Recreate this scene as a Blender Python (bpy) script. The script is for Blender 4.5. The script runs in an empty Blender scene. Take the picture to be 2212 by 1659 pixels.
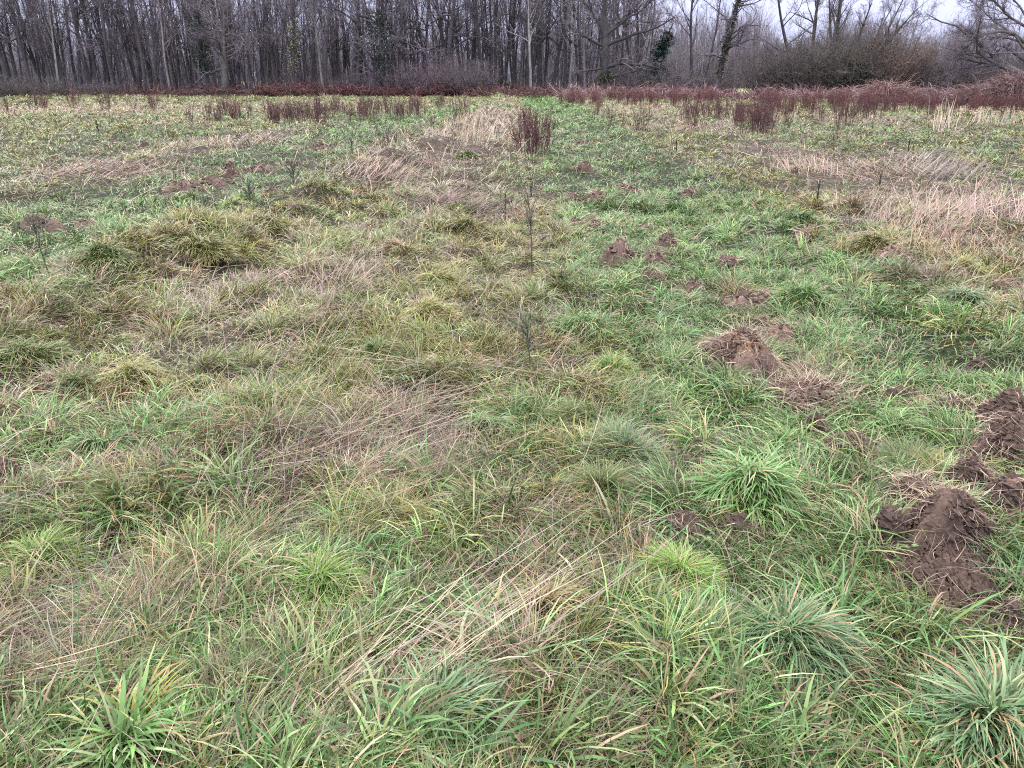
import bpy, math
import numpy as np
from mathutils import Vector
R = math.radians
scene = bpy.context.scene
COL = scene.collection
rng = np.random.default_rng(7)

# ------------------------------------------------------------------ camera
CAM_H = 1.6
PITCH = R(21.57)
FPX, CX, CY = 1661.0, 1106.0, 829.5          # focal length and centre of the photo at 2212 px width
cam = bpy.data.cameras.new('camera')
cam.sensor_fit = 'HORIZONTAL'; cam.sensor_width = 36.0
cam.lens = 36.0 * FPX / 2212.0
cam.clip_start = 0.05; cam.clip_end = 3000
cam_o = bpy.data.objects.new('camera', cam)
cam_o.location = (0, 0, CAM_H)
cam_o.rotation_euler = (math.pi / 2 - PITCH, 0, 0)
COL.objects.link(cam_o)
scene.camera = cam_o

# ------------------------------------------------------------------ sky, sun, exposure
SUN_EL, SUN_AZ = R(55), R(-35)
w = bpy.data.worlds.new("World"); scene.world = w; w.use_nodes = True
nt = w.node_tree; nt.nodes.clear()
out = nt.nodes.new('ShaderNodeOutputWorld'); bg = nt.nodes.new('ShaderNodeBackground')
sky = nt.nodes.new('ShaderNodeTexSky'); sky.sky_type = 'NISHITA'; sky.sun_disc = False
sky.sun_elevation = SUN_EL; sky.sun_rotation = SUN_AZ
tc = nt.nodes.new('ShaderNodeTexCoord'); sep = nt.nodes.new('ShaderNodeSeparateXYZ')
mr = nt.nodes.new('ShaderNodeMapRange')
mr.inputs[1].default_value = 0.0; mr.inputs[2].default_value = 1.0
mr.inputs[3].default_value = 1.0; mr.inputs[4].default_value = 5.5
ns = nt.nodes.new('ShaderNodeTexNoise'); ns.inputs['Scale'].default_value = 2.2; ns.inputs['Detail'].default_value = 5
mrn = nt.nodes.new('ShaderNodeMapRange'); mrn.inputs[3].default_value = 0.84; mrn.inputs[4].default_value = 1.16
cl = nt.nodes.new('ShaderNodeVectorMath'); cl.operation = 'SCALE'; cl.inputs[0].default_value = (1, 1, 1)
mul = nt.nodes.new('ShaderNodeMath'); mul.operation = 'MULTIPLY'
tint = nt.nodes.new('ShaderNodeMixRGB'); tint.inputs[1].default_value = (3.9, 4.15, 6.2, 1); tint.inputs[2].default_value = (5.3, 5.2, 4.9, 1)
mix = nt.nodes.new('ShaderNodeMixRGB'); mix.inputs[0].default_value = 0.12
L = nt.links.new
L(tc.outputs['Generated'], sep.inputs[0]); L(sep.outputs['Z'], mr.inputs[0])
L(tc.outputs['Generated'], ns.inputs['Vector']); L(ns.outputs['Fac'], mrn.inputs[0])
L(sep.outputs['Z'], tint.inputs[0]); L(tint.outputs[0], cl.inputs[0])
L(mr.outputs[0], mul.inputs[0]); L(mrn.outputs[0], mul.inputs[1]); L(mul.outputs[0], cl.inputs['Scale'])
L(cl.outputs[0], mix.inputs[1]); L(sky.outputs[0], mix.inputs[2])
L(mix.outputs[0], bg.inputs[0]); bg.inputs[1].default_value = 0.1
L(bg.outputs[0], out.inputs[0])

sun = bpy.data.lights.new('sun', 'SUN'); sun.energy = 1.5; sun.angle = R(12); sun.color = (1.0, 0.96, 0.9)
sun_o = bpy.data.objects.new('sun', sun); COL.objects.link(sun_o)
sun_o.rotation_euler = (math.pi / 2 - SUN_EL, 0, math.pi - SUN_AZ)

scene.view_settings.view_transform = 'Standard'; scene.view_settings.look = 'None'
scene.view_settings.exposure = 0.84; scene.view_settings.gamma = 1.0
scene.render.engine = 'CYCLES'
scene.cycles.use_denoising = False
scene.cycles.max_bounces = 5; scene.cycles.diffuse_bounces = 1; scene.cycles.glossy_bounces = 2
scene.cycles.transmission_bounces = 3; scene.cycles.transparent_max_bounces = 4
scene.cycles.use_adaptive_sampling = False
scene.cycles.pixel_filter_type = 'BLACKMAN_HARRIS'; scene.cycles.filter_width = 1.1

# ------------------------------------------------------------------ helpers: maps
def G(px, py):
    """point of the flat ground under a place of the photo (2212 px wide)"""
    u = (px - CX) / FPX; v = (CY - py) / FPX
    dy = math.cos(PITCH) + v * math.sin(PITCH); dz = -math.sin(PITCH) + v * math.cos(PITCH)
    t = CAM_H / -dz
    return u * t, dy * t
def depth(y): return y * math.cos(PITCH) + CAM_H * math.sin(PITCH)

def hsh(ix, iy, s):
    n = (ix.astype(np.int64) * 374761393 + iy.astype(np.int64) * 668265263 + s * 1442695041) & 0xffffffff
    n = ((n ^ (n >> 13)) * 1274126177) & 0xffffffff
    return ((n ^ (n >> 16)) & 0xffff) / 65535.0
def vn(x, y, s=0):
    x = np.asarray(x, float); y = np.asarray(y, float)
    ix = np.floor(x); iy = np.floor(y); fx = x - ix; fy = y - iy
    fx = fx * fx * (3 - 2 * fx); fy = fy * fy * (3 - 2 * fy)
    a = hsh(ix, iy, s); b = hsh(ix + 1, iy, s); c = hsh(ix, iy + 1, s); d = hsh(ix + 1, iy + 1, s)
    return (a * (1 - fx) + b * fx) * (1 - fy) + (c * (1 - fx) + d * fx) * fy
def fbm(x, y, s=0, o=3):
    r = 0; a = 0.5; t = 0
    for k in range(o):
        r = r + a * vn(x * 2**k + 17.3 * k, y * 2**k - 9.1 * k, s + k); t += a; a *= 0.5
    return r / t
def sstep(a, b, x):
    t = np.clip((x - a) / (b - a), 0, 1); return t * t * (3 - 2 * t)

# soil heaps: px, py, half width px, height m, straw 0..1, ochre top, squash in depth, label
HEAPS = [
 (1592, 775, 84, .165, .9, 1, 1.0, 'largest mole heap with an ochre crown and roots hanging down its front'),
 (1335, 552, 32, .13, .8, 0, 1.0, 'rounded thatchy mole heap beside two paler heaps in the green lane'),
 (1440, 532, 26, .13, .5, 0, 1.0, 'pinkish brown heap rising behind a lower one, right of the rounded heap'),
 (1410, 560, 28, .09, .9, 0, 1.0, 'low straw covered heap leaning on a pinkish brown heap'),
 (1287, 432, 18, .11, .7, 0, 1.0, 'steep little heap standing alone in the lane, third up the row'),
 (1262, 370, 20, .13, .4, 0, 1.0, 'dark heap near where the lane narrows, beyond the lone steep heap'),
 (1235, 430, 14, .05, .5, 0, 1.0, 'flat small heap left of the steep little heap'),
 (1280, 484, 22, .09, .9, 0, 1.0, 'grassy mole heap with straw fringe, right one of a pair'),
 (1243, 484, 14, .07, .9, 0, 1.0, 'smaller mole heap, left one of a grassy pair'),
 (1573, 570, 28, .09, .4, 0, 1.0, 'dark brown heap alone right of the straw covered heap'),
 (1405, 608, 26, .10, .8, .5, 1.0, 'ochre fringed heap just below the straw covered heap'),
 (1500, 622, 24, .06, .5, 0, 1.0, 'low worn heap below the dark brown heap'),
 (1600, 640, 34, .06, .9, .6, 1.0, 'straw strewn heap with an orange patch on its left'),
 (1650, 645, 24, .07, .6, 0, 1.0, 'dark crumbly heap touching the straw strewn orange heap'),
 (1690, 705, 40, .06, 1., .3, 1.0, 'flat straw matted heap behind the largest mole heap'),
 (1750, 840, 85, .05, .8, 0, 1.2, 'flattened patch of bare soil and straw below the largest heap'),
 (1950, 842, 40, .07, .2, 0, 1.0, 'small dark heap at the left end of the broken soil ridge'),
 (2060, 872, 60, .06, .4, 0, 1.0, 'low broken ridge of bare soil with straw at its right end'),
 (2105, 800, 22, .06, .2, 0, 1.0, 'tiny dark heap above the low broken soil ridge'),
 (1762, 925, 24, .10, .3, 0, 1.0, 'small blocky soil lump behind the smooth brown heap'),
 (1835, 975, 66, .12, .3, 0, 1.0, 'smooth brown heap behind the broad lush tussock'),
 (2165, 925, 66, .14, .3, 0, 1.0, 'upper dark heap at the edge of the field with seedlings'),
 (2175, 985, 64, .16, .5, 0, 1.0, 'rooty dark heap bulging below the upper seedling heap'),
 (2090, 1045, 44, .08, .3, .4, 1.0, 'pale brown low heap between weeds, left of the rooty heap'),
 (1985, 1075, 60, .08, .9, 0, 1.0, 'heap covered in dead straw above the crumbly big heap'),
 (2170, 1105, 56, .12, .4, .3, 1.0, 'rounded tan heap at the field edge right of the crumbly big heap'),
 (2035, 1150, 90, .15, .4, .2, .8, 'big crumbly heap with fine roots over its crest'),
 (2050, 1215, 118, .05, .1, 0, 1.2, 'spread of dark wet soil crumbs in front of the big crumbly heap'),
 (1915, 1150, 40, .09, .05, 0, 1.0, 'dark wet clods on the left shoulder of the big crumbly heap'),
 (1478, 1145, 42, .05, .2, .5, 1.0, 'reddish burrow mouth under the broad lush tussock'),
 (1600, 1150, 34, .05, .2, 0, 1.0, 'dark soil showing under the right side of the broad lush tussock'),
 (2195, 1305, 30, .06, .5, .3, 1.0, 'small heap in the grass below the wet soil spread'),
 (88, 500, 44, .12, .3, 0, 1.0, 'left heap of the pair in the far green strip'),
 (190, 492, 28, .09, .5, .5, 1.0, 'smaller reddish heap right of the pair in the left green strip'),
 (62, 572, 30, .11, .7, 0, 1.0, 'straw topped heap behind the feathery sapling'),
 (400, 415, 42, .08, .1, 0, 1.0, 'wide dark scatter of soil in the left green strip'),
 (455, 402, 30, .06, .3, 0, 1.0, 'low soil line behind the wide dark scatter'),
 (503, 388, 20, .15, .3, 0, 1.0, 'tall blocky heap beside the wide dark scatter'),
 (560, 368, 34, .06, .1, 0, 1.0, 'thin dark soil line near the tall blocky heap'),
 (630, 362, 22, .07, .1, 0, 1.0, 'dark heap at the middle of the left strip'),
 (592, 425, 22, .08, .2, 0, 1.0, 'dark hollow heap under the twin feathery saplings'),
 (697, 322, 26, .11, .1, 0, 1.0, 'large clustered heap at the far part of the left strip'),
 (660, 330, 16, .06, .1, 0, 1.0, 'small dark heap left of the clustered heap'),
 (720, 316, 12, .06, .1, 0, 1.0, 'dark lump right of the clustered heap'),
 (1235, 325, 22, .09, .2, 0, 1.0, 'near heap of the distant cluster at the lane end'),
 (1255, 308, 18, .09, .2, 0, 1.0, 'middle heap of the distant cluster at the lane end'),
 (1290, 303, 12, .08, .1, 0, 1.0, 'right dark heap of the distant cluster at the lane end'),
 (1250, 285, 10, .06, .1, 0, 1.0, 'far small heap of the distant cluster at the lane end'),
 (1352, 402, 24, .06, .4, 0, 1.0, 'flat heap right of the lane centre beyond the lone steep heap'),
 (1490, 425, 20, .05, .4, 0, 1.0, 'faint soil patch at the right verge of the lane'),
 (1205, 478, 12, .04, .6, 0, 1.0, 'worn soil trace left of the grassy pair'),
 (1395, 487, 18, .05, .6, 0, 1.0, 'worn soil trace right of the grassy pair'),
 (1925, 575, 30, .06, .9, .4, 1.0, 'pinkish straw heap among olive tufts on the right'),
 (1745, 520, 26, .05, .9, .4, 1.0, 'brown straw patch below the stubby conifer sapling'),
 (2070, 330, 16, .07, .3, 0, 1.0, 'brown heap far out on the right of the field'),
 (312, 318, 10, .09, .1, 0, 1.0, 'small black looking heap in the far left of the field'),
 (15, 1050, 40, .08, .2, 0, 1.0, 'dark heap cut by the left edge of the picture'),
]
HP = []
for h in HEAPS:
    x, y = G(h[0], h[1]); rx = h[2] / FPX * depth(y)
    HP.append((x, y, rx * 1.12, max(rx * .9, .05) * h[6], h[3] * (1.15 if y < 6 else 1.45)))
HPA = np.array(HP)
def heap_cover(x, y, grow=1.0):
    m = np.zeros_like(x)
    for (hx, hy, rx, ry, hh) in HP:
        d2 = ((x - hx) / (rx * grow))**2 + ((y - hy) / (ry * grow))**2
        m = np.maximum(m, np.clip(1.25 - d2, 0, 1))
    return m

def tus_cover(x, y):
    m = np.zeros_like(x)
    for t in TUS:
        hx, hy = G(t[0], t[1]); ra = t[2] / FPX * depth(hy)
        d2 = np.hypot(x - hx, (y - hy) / .85) / ra
        m = np.maximum(m, np.where(d2 < .85, .88, np.clip(1 - (d2 - .85) / .3, 0, 1) * .45))
    return m
def terrain(x, y):
    x = np.asarray(x, float); y = np.asarray(y, float)
    d = np.hypot(x, y)
    z = .17 * (fbm(x / 1.3, y / 1.3, 3, 2) - .5) + .11 * (fbm(x / .45, y / .45, 11, 2) - .5) * sstep(60, 10, d)
    z += .25 * (fbm(x / 14, y / 14, 21, 2) - .5) * sstep(8, 40, d)
    # tussocky ridge between the lanes, the lane floors lie a little lower
    for cx, wd, a in ((-3.1, .5, .34), (-.9, .5, .09), (3.3, .5, .1), (-7.4, .6, .12)):
        z += a * np.exp(-((x - cx - (.09 * np.clip(y - 6, -1, 20) if cx == -3.1 else 0) + .35 * (vn(y / 2.1, y * 0, 5) - .5)) / wd)**2) * (0.35 + .9 * vn(x * 0 + cx, y / .9, 8)) * sstep(4.2, 6.0, d + (cx > 0) * 3)
    z += -.05 * np.exp(-((x - 1.8) / 1.0)**2)
    return z

# px, py (centre of the foot), radius px, blades, length m, blade width mm, kind, brightness, stiffness (0 floppy..1 upright), label
TUS = [
 (1620, 1085, 120, 1000, .40, 7.5, 'lush', 1.15, .25, 'broad lush tussock of wide arching blades beside the bare soil heaps'),
 (1465, 1265, 75, 1100, .24, 2.6, 'bright', 1.2, .45, 'dense fine leaved bright green tuft below the broad lush tussock'),
 (1300, 1075, 62, 800, .27, 2.2, 'olive_g', .9, .7, 'upright dark green fine tuft right of the yellow tuft'),
 (1195, 1060, 45, 420, .17, 2.2, 'yellow', 1.1, .45, 'small yellow green tuft next to the upright dark fine tuft'),
 (1350, 985, 60, 600, .28, 2.6, 'grey', 1.0, .6, 'grey green fine tuft behind the upright dark fine tuft'),
 (1700, 1400, 130, 1100, .36, 5.5, 'blue', 1.0, .3, 'blue green tussock with dead tips near the bottom of the picture'),
 (2130, 1560, 120, 700, .42, 8.0, 'blue', 1.1, .4, 'coarse wide bladed tussock in the lower right corner'),
 (1040, 920, 62, 520, .27, 6.0, 'lush', 1.0, .2, 'flat topped tussock of broad blades behind the straw bundle'),
 (428, 848, 32, 420, .16, 2.8, 'lush', .9, .6, 'small round deep green tuft beside the yellowish brown skirted tussock'),
 (1322, 800, 55, 700, .24, 2.8, 'bright', .95, .4, 'olive green tussock left of the largest soil heap'),
 (292, 850, 70, 900, .22, 2.6, 'yellow', .9, .35, 'yellowish tussock with a skirt of dead brown leaves'),
 (325, 552, 38, 800, .26, 2.4, 'olive', .95, .3, 'rounded olive dome tussock beyond the long tussock ridge'),
 (1735, 650, 70, 900, .30, 4.5, 'lush', 1.1, .3, 'vivid green tussock bulging at the right verge of the lane'),
 (2075, 685, 55, 520, .30, 5.5, 'grey', 1.0, .35, 'coarse grey green tussock right of the lane among olive grass'),
 (690, 1285, 85, 900, .26, 3.4, 'bright', .9, .4, 'wide mid green tussock in the left foreground'),
 (215, 985, 50, 520, .25, 4.5, 'lush', .85, .25, 'drooping dark green tussock at the left below the skirted tussock'),
 (170, 860, 32, 450, .2, 2.2, 'olive_g', .85, .6, 'narrow dark olive tuft left of the skirted tussock'),
 (1012, 352, 24, 420, .28, 3.0, 'olive_g', .8, .35, 'dark sedge like tussock in the straw strip left of the big dock clump'),
 (925, 712, 60, 750, .2, 2.4, 'yellow', 1.0, .35, 'pale yellow tussock mound in the middle of the field'),
 (1262, 722, 70, 520, .26, 5.0, 'lush', 1.1, .25, 'light green flopping tussock above the olive green tussock'),
 (1010, 508, 50, 750, .28, 2.4, 'olive', .85, .3, 'long olive tussock left of the tall sapling'),
 (1000, 590, 40, 600, .24, 2.4, 'olive', 1.0, .3, 'small olive dome tussock nearer than the long olive one'),
 (862, 560, 40, 520, .22, 2.2, 'brown', 1.0, .25, 'reddish brown collapsed tussock left of the tall sapling'),
 (940, 630, 45, 600, .22, 2.6, 'yellow', 1.05, .3, 'pale tussock with orange dead leaves in its middle'),
 (2085, 610, 60, 750, .24, 2.6, 'yellow', .9, .4, 'golden olive tussock on the right above the coarse grey one'),
 (1725, 500, 36, 420, .28, 4.5, 'lush', .8, .3, 'dark leafy tussock left of the stubby conifer sapling'),
 (1885, 560, 50, 650, .22, 2.6, 'olive', .9, .4, 'olive tussock just right of the vivid green lane tussock'),
 (400, 1440, 60, 420, .22, 5.0, 'lush', .9, .35, 'open mid green tuft beside the dead straw at lower left'),
 (950, 1600, 95, 520, .36, 6.5, 'blue', 1.0, .25, 'low blue green tussock with broad drooping blades at the bottom edge'),
 (290, 1640, 90, 260, .34, 9.5, 'lush', 1.15, .35, 'fan of very broad pale green blades at the bottom left'),
 (100, 1215, 90, 800, .24, 3.8, 'bright', .9, .5, 'upright bright tussock ridge above the dead straw at left'),
 (60, 815, 60, 600, .26, 3.2, 'olive_g', .95, .4, 'overhanging tussock above a dark hollow at the left'),
 (440, 600, 60, 900, .26, 2.4, 'olive', .95, .3, 'long olive ridge tussock with a straw fringe on the left'),
 (240, 645, 60, 700, .26, 2.6, 'olive_g', 1.0, .3, 'olive green end of the tussock ridge near the feathery sapling'),
 (560, 530, 50, 700, .26, 2.4, 'olive', .9, .3, 'olive tussock with a brown hollow in the middle of the ridge'),
 (1240, 905, 40, 420, .22, 2.4, 'olive_g', 1.0, .75, 'upright olive tuft tipped with orange in mid foreground'),
 (1940, 905, 60, 300, .24, 5.5, 'lush', 1.15, .35, 'bright green spray of blades above the smooth brown heap'),
 (1700, 960, 45, 260, .24, 5.0, 'lush', 1.1, .45, 'bright spray of blades left of the small blocky soil lump'),
 (1180, 1320, 70, 420, .26, 3.8, 'dry', 1.0, .4, 'green and orange streaked tussock left of the fine bright tuft'),
 (820, 780, 60, 700, .22, 2.8, 'olive_g', .95, .35, 'dull green mound tussock left of the pale yellow one'),
]

# vegetation kinds: 0 lush 1 mixed green 2 olive 3 straw 4 brown thatch 5 bare soil
BL = []
def blob(k, wt, *items):
    for (px, py, rx, ry) in items:
        x, y = G(px, py); sx = rx / FPX * depth(y)
        y1 = G(px, max(py - ry, 186))[1]; y0 = G(px, py + ry)[1]
        BL.append((k, wt, x, (y0 + y1) / 2, sx, max((y1 - y0) / 2, .05)))
blob(3, 2.6, (230, 375, 120, 26), (520, 308, 110, 20), (640, 292, 60, 10), (350, 234, 380, 9), (80, 240, 120, 12), (950, 345, 90, 40), (1060, 290, 50, 45),
     (1100, 245, 42, 26), (880, 372, 80, 22), (720, 615, 60, 55), (830, 955, 150, 60), (690, 1020, 120, 50), (50, 1390, 130, 90), (30, 910, 60, 30),
     (430, 655, 45, 35), (560, 610, 60, 22), (1740, 355, 60, 30), (1850, 372, 110, 26), (2010, 362, 60, 26), (2080, 450, 170, 50), (2120, 530, 150, 50),
     (1480, 272, 70, 10), (1800, 258, 160, 16), (2100, 236, 120, 16), (1440, 232, 160, 8), (1650, 330, 60, 18), (1990, 490, 90, 40), (360, 1340, 160, 30),
     (800, 390, 60, 30), (1180, 445, 60, 30), (740, 1560, 120, 60), (1000, 560, 60, 20), (60, 1480, 120, 50), (1140, 1250, 110, 30))
blob(4, 1.5, (985, 440, 60, 22), (290, 880, 65, 22), (380, 640, 90, 25), (220, 1245, 170, 35), (100, 1330, 150, 60), (550, 610, 50, 18), (870, 545, 40, 22), (600, 545, 40, 18),
     (1150, 1225, 100, 25), (1210, 1080, 80, 25), (1560, 625, 130, 30), (1680, 690, 70, 26), (1830, 800, 130, 40), (800, 440, 60, 20), (1510, 270, 60, 10), (790, 500, 40, 15),
     (120, 860, 90, 25), (330, 1290, 120, 30), (960, 1210, 90, 30), (540, 1560, 120, 30), (1130, 1440, 60, 30), (1790, 360, 110, 24))
blob(2, 1.8, (100, 420, 130, 18), (330, 402, 200, 16), (330, 530, 50, 24), (400, 580, 190, 45), (600, 495, 130, 45), (740, 430, 110, 40), (1000, 490, 70, 22), (1150, 520, 70, 70),
     (1080, 600, 170, 50), (930, 620, 90, 35), (900, 690, 95, 25), (1500, 335, 110, 32), (1650, 410, 130, 40), (1880, 470, 120, 45), (1950, 560, 150, 45), (2100, 600, 120, 55),
     (2160, 690, 80, 40), (850, 740, 110, 40), (290, 815, 80, 25), (40, 790, 70, 25), (1000, 700, 120, 50), (1130, 680, 100, 50), (500, 790, 80, 30), (1200, 1040, 50, 30),
     (960, 560, 80, 30), (270, 280, 260, 14), (900, 1130, 130, 40), (1200, 1400, 120, 60), (200, 1190, 200, 30), (1330, 780, 60, 30), (2000, 300, 160, 20))
blob(0, 1.6, (30, 640, 110, 50), (1050, 900, 90, 40), (1270, 700, 100, 30), (1620, 1040, 230, 130), (1700, 1350, 420, 170), (2050, 1450, 280, 150), (350, 1130, 200, 50), (200, 950, 90, 35),
     (700, 1230, 140, 55), (250, 1600, 220, 60), (900, 1580, 140, 60), (1950, 800, 260, 60), (1720, 610, 90, 40), (1450, 900, 180, 60), (150, 1000, 160, 50), (1080, 1000, 150, 50), (420, 1400, 120, 60),
     (2100, 730, 150, 50), (1600, 860, 100, 50), (450, 285, 200, 14), (2040, 310, 130, 24), (1850, 280, 160, 14), (120, 300, 130, 20))
blob(5, 2.6, (2050, 868, 190, 26), (2060, 1010, 170, 60), (1700, 880, 60, 20), (1420, 640, 70, 26), (1990, 1080, 130, 60), (1600, 1150, 60, 20), (1660, 730, 80, 30), (1330, 570, 50, 16), (1440, 570, 60, 20), (1900, 950, 100, 30), (1750, 835, 90, 26), (2010, 1180, 140, 60), (1590, 790, 90, 26), (2170, 960, 80, 60), (2130, 1080, 90, 60),
     (400, 415, 60, 14), (500, 400, 50, 20), (620, 360, 60, 12), (1280, 600, 0.1, 0.1), (1600, 650, 90, 20))
def zones(x, y):
    x = np.asarray(x, float); y = np.asarray(y, float); d = np.hypot(x, y)
    n1 = fbm(x / 1.1, y / 1.6, 41, 3); n2 = fbm(x / .6, y / .8, 51, 3); n3 = fbm(x / 2.5, y / 6, 61, 2)
    W = np.zeros((len(x), 6))
    W[:, 1] = .75
    W[:, 0] = 1.1 * sstep(.50, .75, n1)
    W[:, 2] = .9 * sstep(.42, .7, n2) + .15
    W[:, 3] = .12 + .8 * sstep(.5, .8, n3) + .5 * sstep(.6, .85, fbm(x / .35, y / .35, 71, 2)) + .25 * sstep(45, 85, d)
    W[:, 4] = .15 + .5 * sstep(.55, .8, fbm(x / .5, y / .5, 81, 2))
    wob = .5 * (fbm(x / .8, y / 1.2, 91, 2) - .5)
    # right lane and left lane: mown, lush
    l1 = sstep(.35, .75, x + wob - .004 * d) * sstep(3.1 + .035 * d, 2.6 + .03 * d, x + wob)
    c2 = np.where(d > 37, -5.3 + 4.4 * (d - 37) / 17, -5.3)
    l2 = sstep(1.6, 1.2, np.abs(x + wob * 1.5 - c2)) * sstep(5, 7, d) * sstep(60, 48, d)
    lane = np.maximum(l1, l2)
    W[:, 0] = W[:, 0] * (1 - lane) + lane * (3.6 + 1.5 * n1)
    for k in (1, 2, 3, 4): W[:, k] *= 1 - lane * (.6 if k == 1 else .86)
    for (k, wt, bx, by, sx, sy) in BL:
        q = ((x - bx) / sx)**2 + ((y - by) / sy)**2
        g = wt * np.exp(-q * .9) * (.1 + 1.7 * n2)
        if k in (2, 3): g = g * (1 - .8 * lane)
        W[:, k] += g
        if k != 0: W[:, 0] *= 1 - .75 * np.exp(-q * .9)
        else: W[:, 3] *= 1 - .6 * np.exp(-q * .9)
    W[:, 5] += 3.0 * heap_cover(x, y, 1.1)
    return W / W.sum(1, keepdims=True)
PAL = np.array([[.060, .135, .032], [.074, .120, .032], [.120, .130, .028], [.26, .19, .145], [.115, .068, .048], [.085, .056, .042]])
PAL2 = np.array([[.130, .235, .078], [.140, .195, .064], [.215, .205, .055], [.42, .325, .265], [.21, .135, .095], [.12, .08, .06]])

# ------------------------------------------------------------------ helpers: materials
def mat(name, col=None, attr=False, rough=.6, spec=.5, trans=0.0, bump=None, noise=None, coat=0):
    m = bpy.data.materials.new(name); m.use_nodes = True
    t = m.node_tree; b = t.nodes['Principled BSDF']; lk = t.links.new
    b.inputs['Roughness'].default_value = rough; b.inputs['Specular IOR Level'].default_value = spec
    src = None
    if attr:
        a = t.nodes.new('ShaderNodeAttribute'); a.attribute_name = 'Col'; src = a.outputs['Color']
    else:
        rgb = t.nodes.new('ShaderNodeRGB'); rgb.outputs[0].default_value = (*col, 1); src = rgb.outputs[0]
    if noise:
        n = t.nodes.new('ShaderNodeTexNoise'); n.inputs['Scale'].default_value = noise[0]; n.inputs['Detail'].default_value = 6
        c = t.nodes.new('ShaderNodeTexCoord'); lk(c.outputs['Object'], n.inputs['Vector'])
        mp = t.nodes.new('ShaderNodeMapRange'); mp.inputs[1].default_value = .3; mp.inputs[2].default_value = .7
        mp.inputs[3].default_value = noise[1]; mp.inputs[4].default_value = noise[2]
        lk(n.outputs['Fac'], mp.inputs[0])
        v = t.nodes.new('ShaderNodeVectorMath'); v.operation = 'SCALE'
        lk(src, v.inputs[0]); lk(mp.outputs[0], v.inputs['Scale']); src = v.outputs[0]
    lk(src, b.inputs['Base Color'])
    if bump:
        n = t.nodes.new('ShaderNodeTexNoise'); n.inputs['Scale'].default_value = bump[0]; n.inputs['Detail'].default_value = 8
        n.inputs['Roughness'].default_value = .7
        c = t.nodes.new('ShaderNodeTexCoord'); lk(c.outputs['Object'], n.inputs['Vector'])
        bm = t.nodes.new('ShaderNodeBump'); bm.inputs['Distance'].default_value = bump[1]; bm.inputs['Strength'].default_value = 1
        lk(n.outputs['Fac'], bm.inputs['Height']); lk(bm.outputs[0], b.inputs['Normal'])
    if trans > 0:
        o = t.nodes['Material Output']; tr = t.nodes.new('ShaderNodeBsdfTranslucent'); mx = t.nodes.new('ShaderNodeMixShader')
        mx.inputs[0].default_value = trans; lk(src, tr.inputs[0]); lk(b.outputs[0], mx.inputs[1]); lk(tr.outputs[0], mx.inputs[2]); lk(mx.outputs[0], o.inputs[0])
    return m
M = dict(
    grass=mat('grass blades', attr=True, rough=.42, spec=.42, trans=.13),
    dead=mat('dead grass', attr=True, rough=.6, spec=.35, trans=.12),
    ground=mat('damp turf floor', attr=True, rough=.9, spec=.2, bump=(30, .03), noise=(14, .5, 1.3)),
    soil=mat('crumbly soil', attr=True, rough=.85, spec=.3, bump=(45, .02), noise=(60, .7, 1.35)),
    dock=mat('dead dock', attr=True, rough=.8, spec=.2),
    bark=mat('grey damp bark', attr=True, rough=.85, spec=.25, noise=(3, .65, 1.35)),
    twig=mat('twigs', attr=True, rough=.8, spec=.25),
    leaf=mat('ivy leaves', attr=True, rough=.45, spec=.5),
)

# ------------------------------------------------------------------ helpers: meshes
def mesh(name, V, F, C, material, smooth=True):
    """F: (n,4) quads, or a list of index arrays; C: colour per vertex"""
    me = bpy.data.meshes.new(name)
    V = np.ascontiguousarray(V, np.float32); me.vertices.add(len(V)); me.vertices.foreach_set('co', V.ravel())
    Fs = F if isinstance(F, list) else [F]
    Fs = [f for f in Fs if len(f)]
    idx = np.concatenate([f.ravel() for f in Fs]).astype(np.int32)
    tot = np.concatenate([np.full(len(f), f.shape[1]) for f in Fs]).astype(np.int32)
    st = np.concatenate([[0], np.cumsum(tot)[:-1]]).astype(np.int32)
    me.loops.add(len(idx)); me.loops.foreach_set('vertex_index', idx)
    me.polygons.add(len(tot)); me.polygons.foreach_set('loop_start', st); me.polygons.foreach_set('loop_total', tot)
    me.polygons.foreach_set('use_smooth', np.full(len(tot), smooth))
    a = me.color_attributes.new('Col', 'FLOAT_COLOR', 'POINT')
    c4 = np.ones((len(V), 4), np.float32); c4[:, :3] = C
    a.data.foreach_set('color', c4.ravel())
    me.update(calc_edges=True)
    me.materials.append(material)
    return me
def link(name, data, parent=None, loc=None):
    o = bpy.data.objects.new(name, data); COL.objects.link(o)
    if parent: o.parent = parent
    if loc is not None: o.location = loc
    return o
def tag(o, label=None, cat=None, group=None, kind=None):
    if label: o['label'] = label
    if cat: o['category'] = cat
    if group: o['group'] = group
    if kind: o['kind'] = kind
    return o
def dup(root, loc, rz=0, s=1, label=None, group=None, tilt=None):
    r = root.copy(); COL.objects.link(r); r.location = loc
    r.rotation_euler = (tilt[0] if tilt else 0, tilt[1] if tilt else 0, rz); r.scale = (s, s, s) if np.isscalar(s) else s
    if label: r['label'] = label
    if group: r['group'] = group
    for ch in list(root.children):
        c = ch.copy(); COL.objects.link(c); c.parent = r
        for g in list(ch.children):
            q = g.copy(); COL.objects.link(q); q.parent = c
    return r

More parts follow.
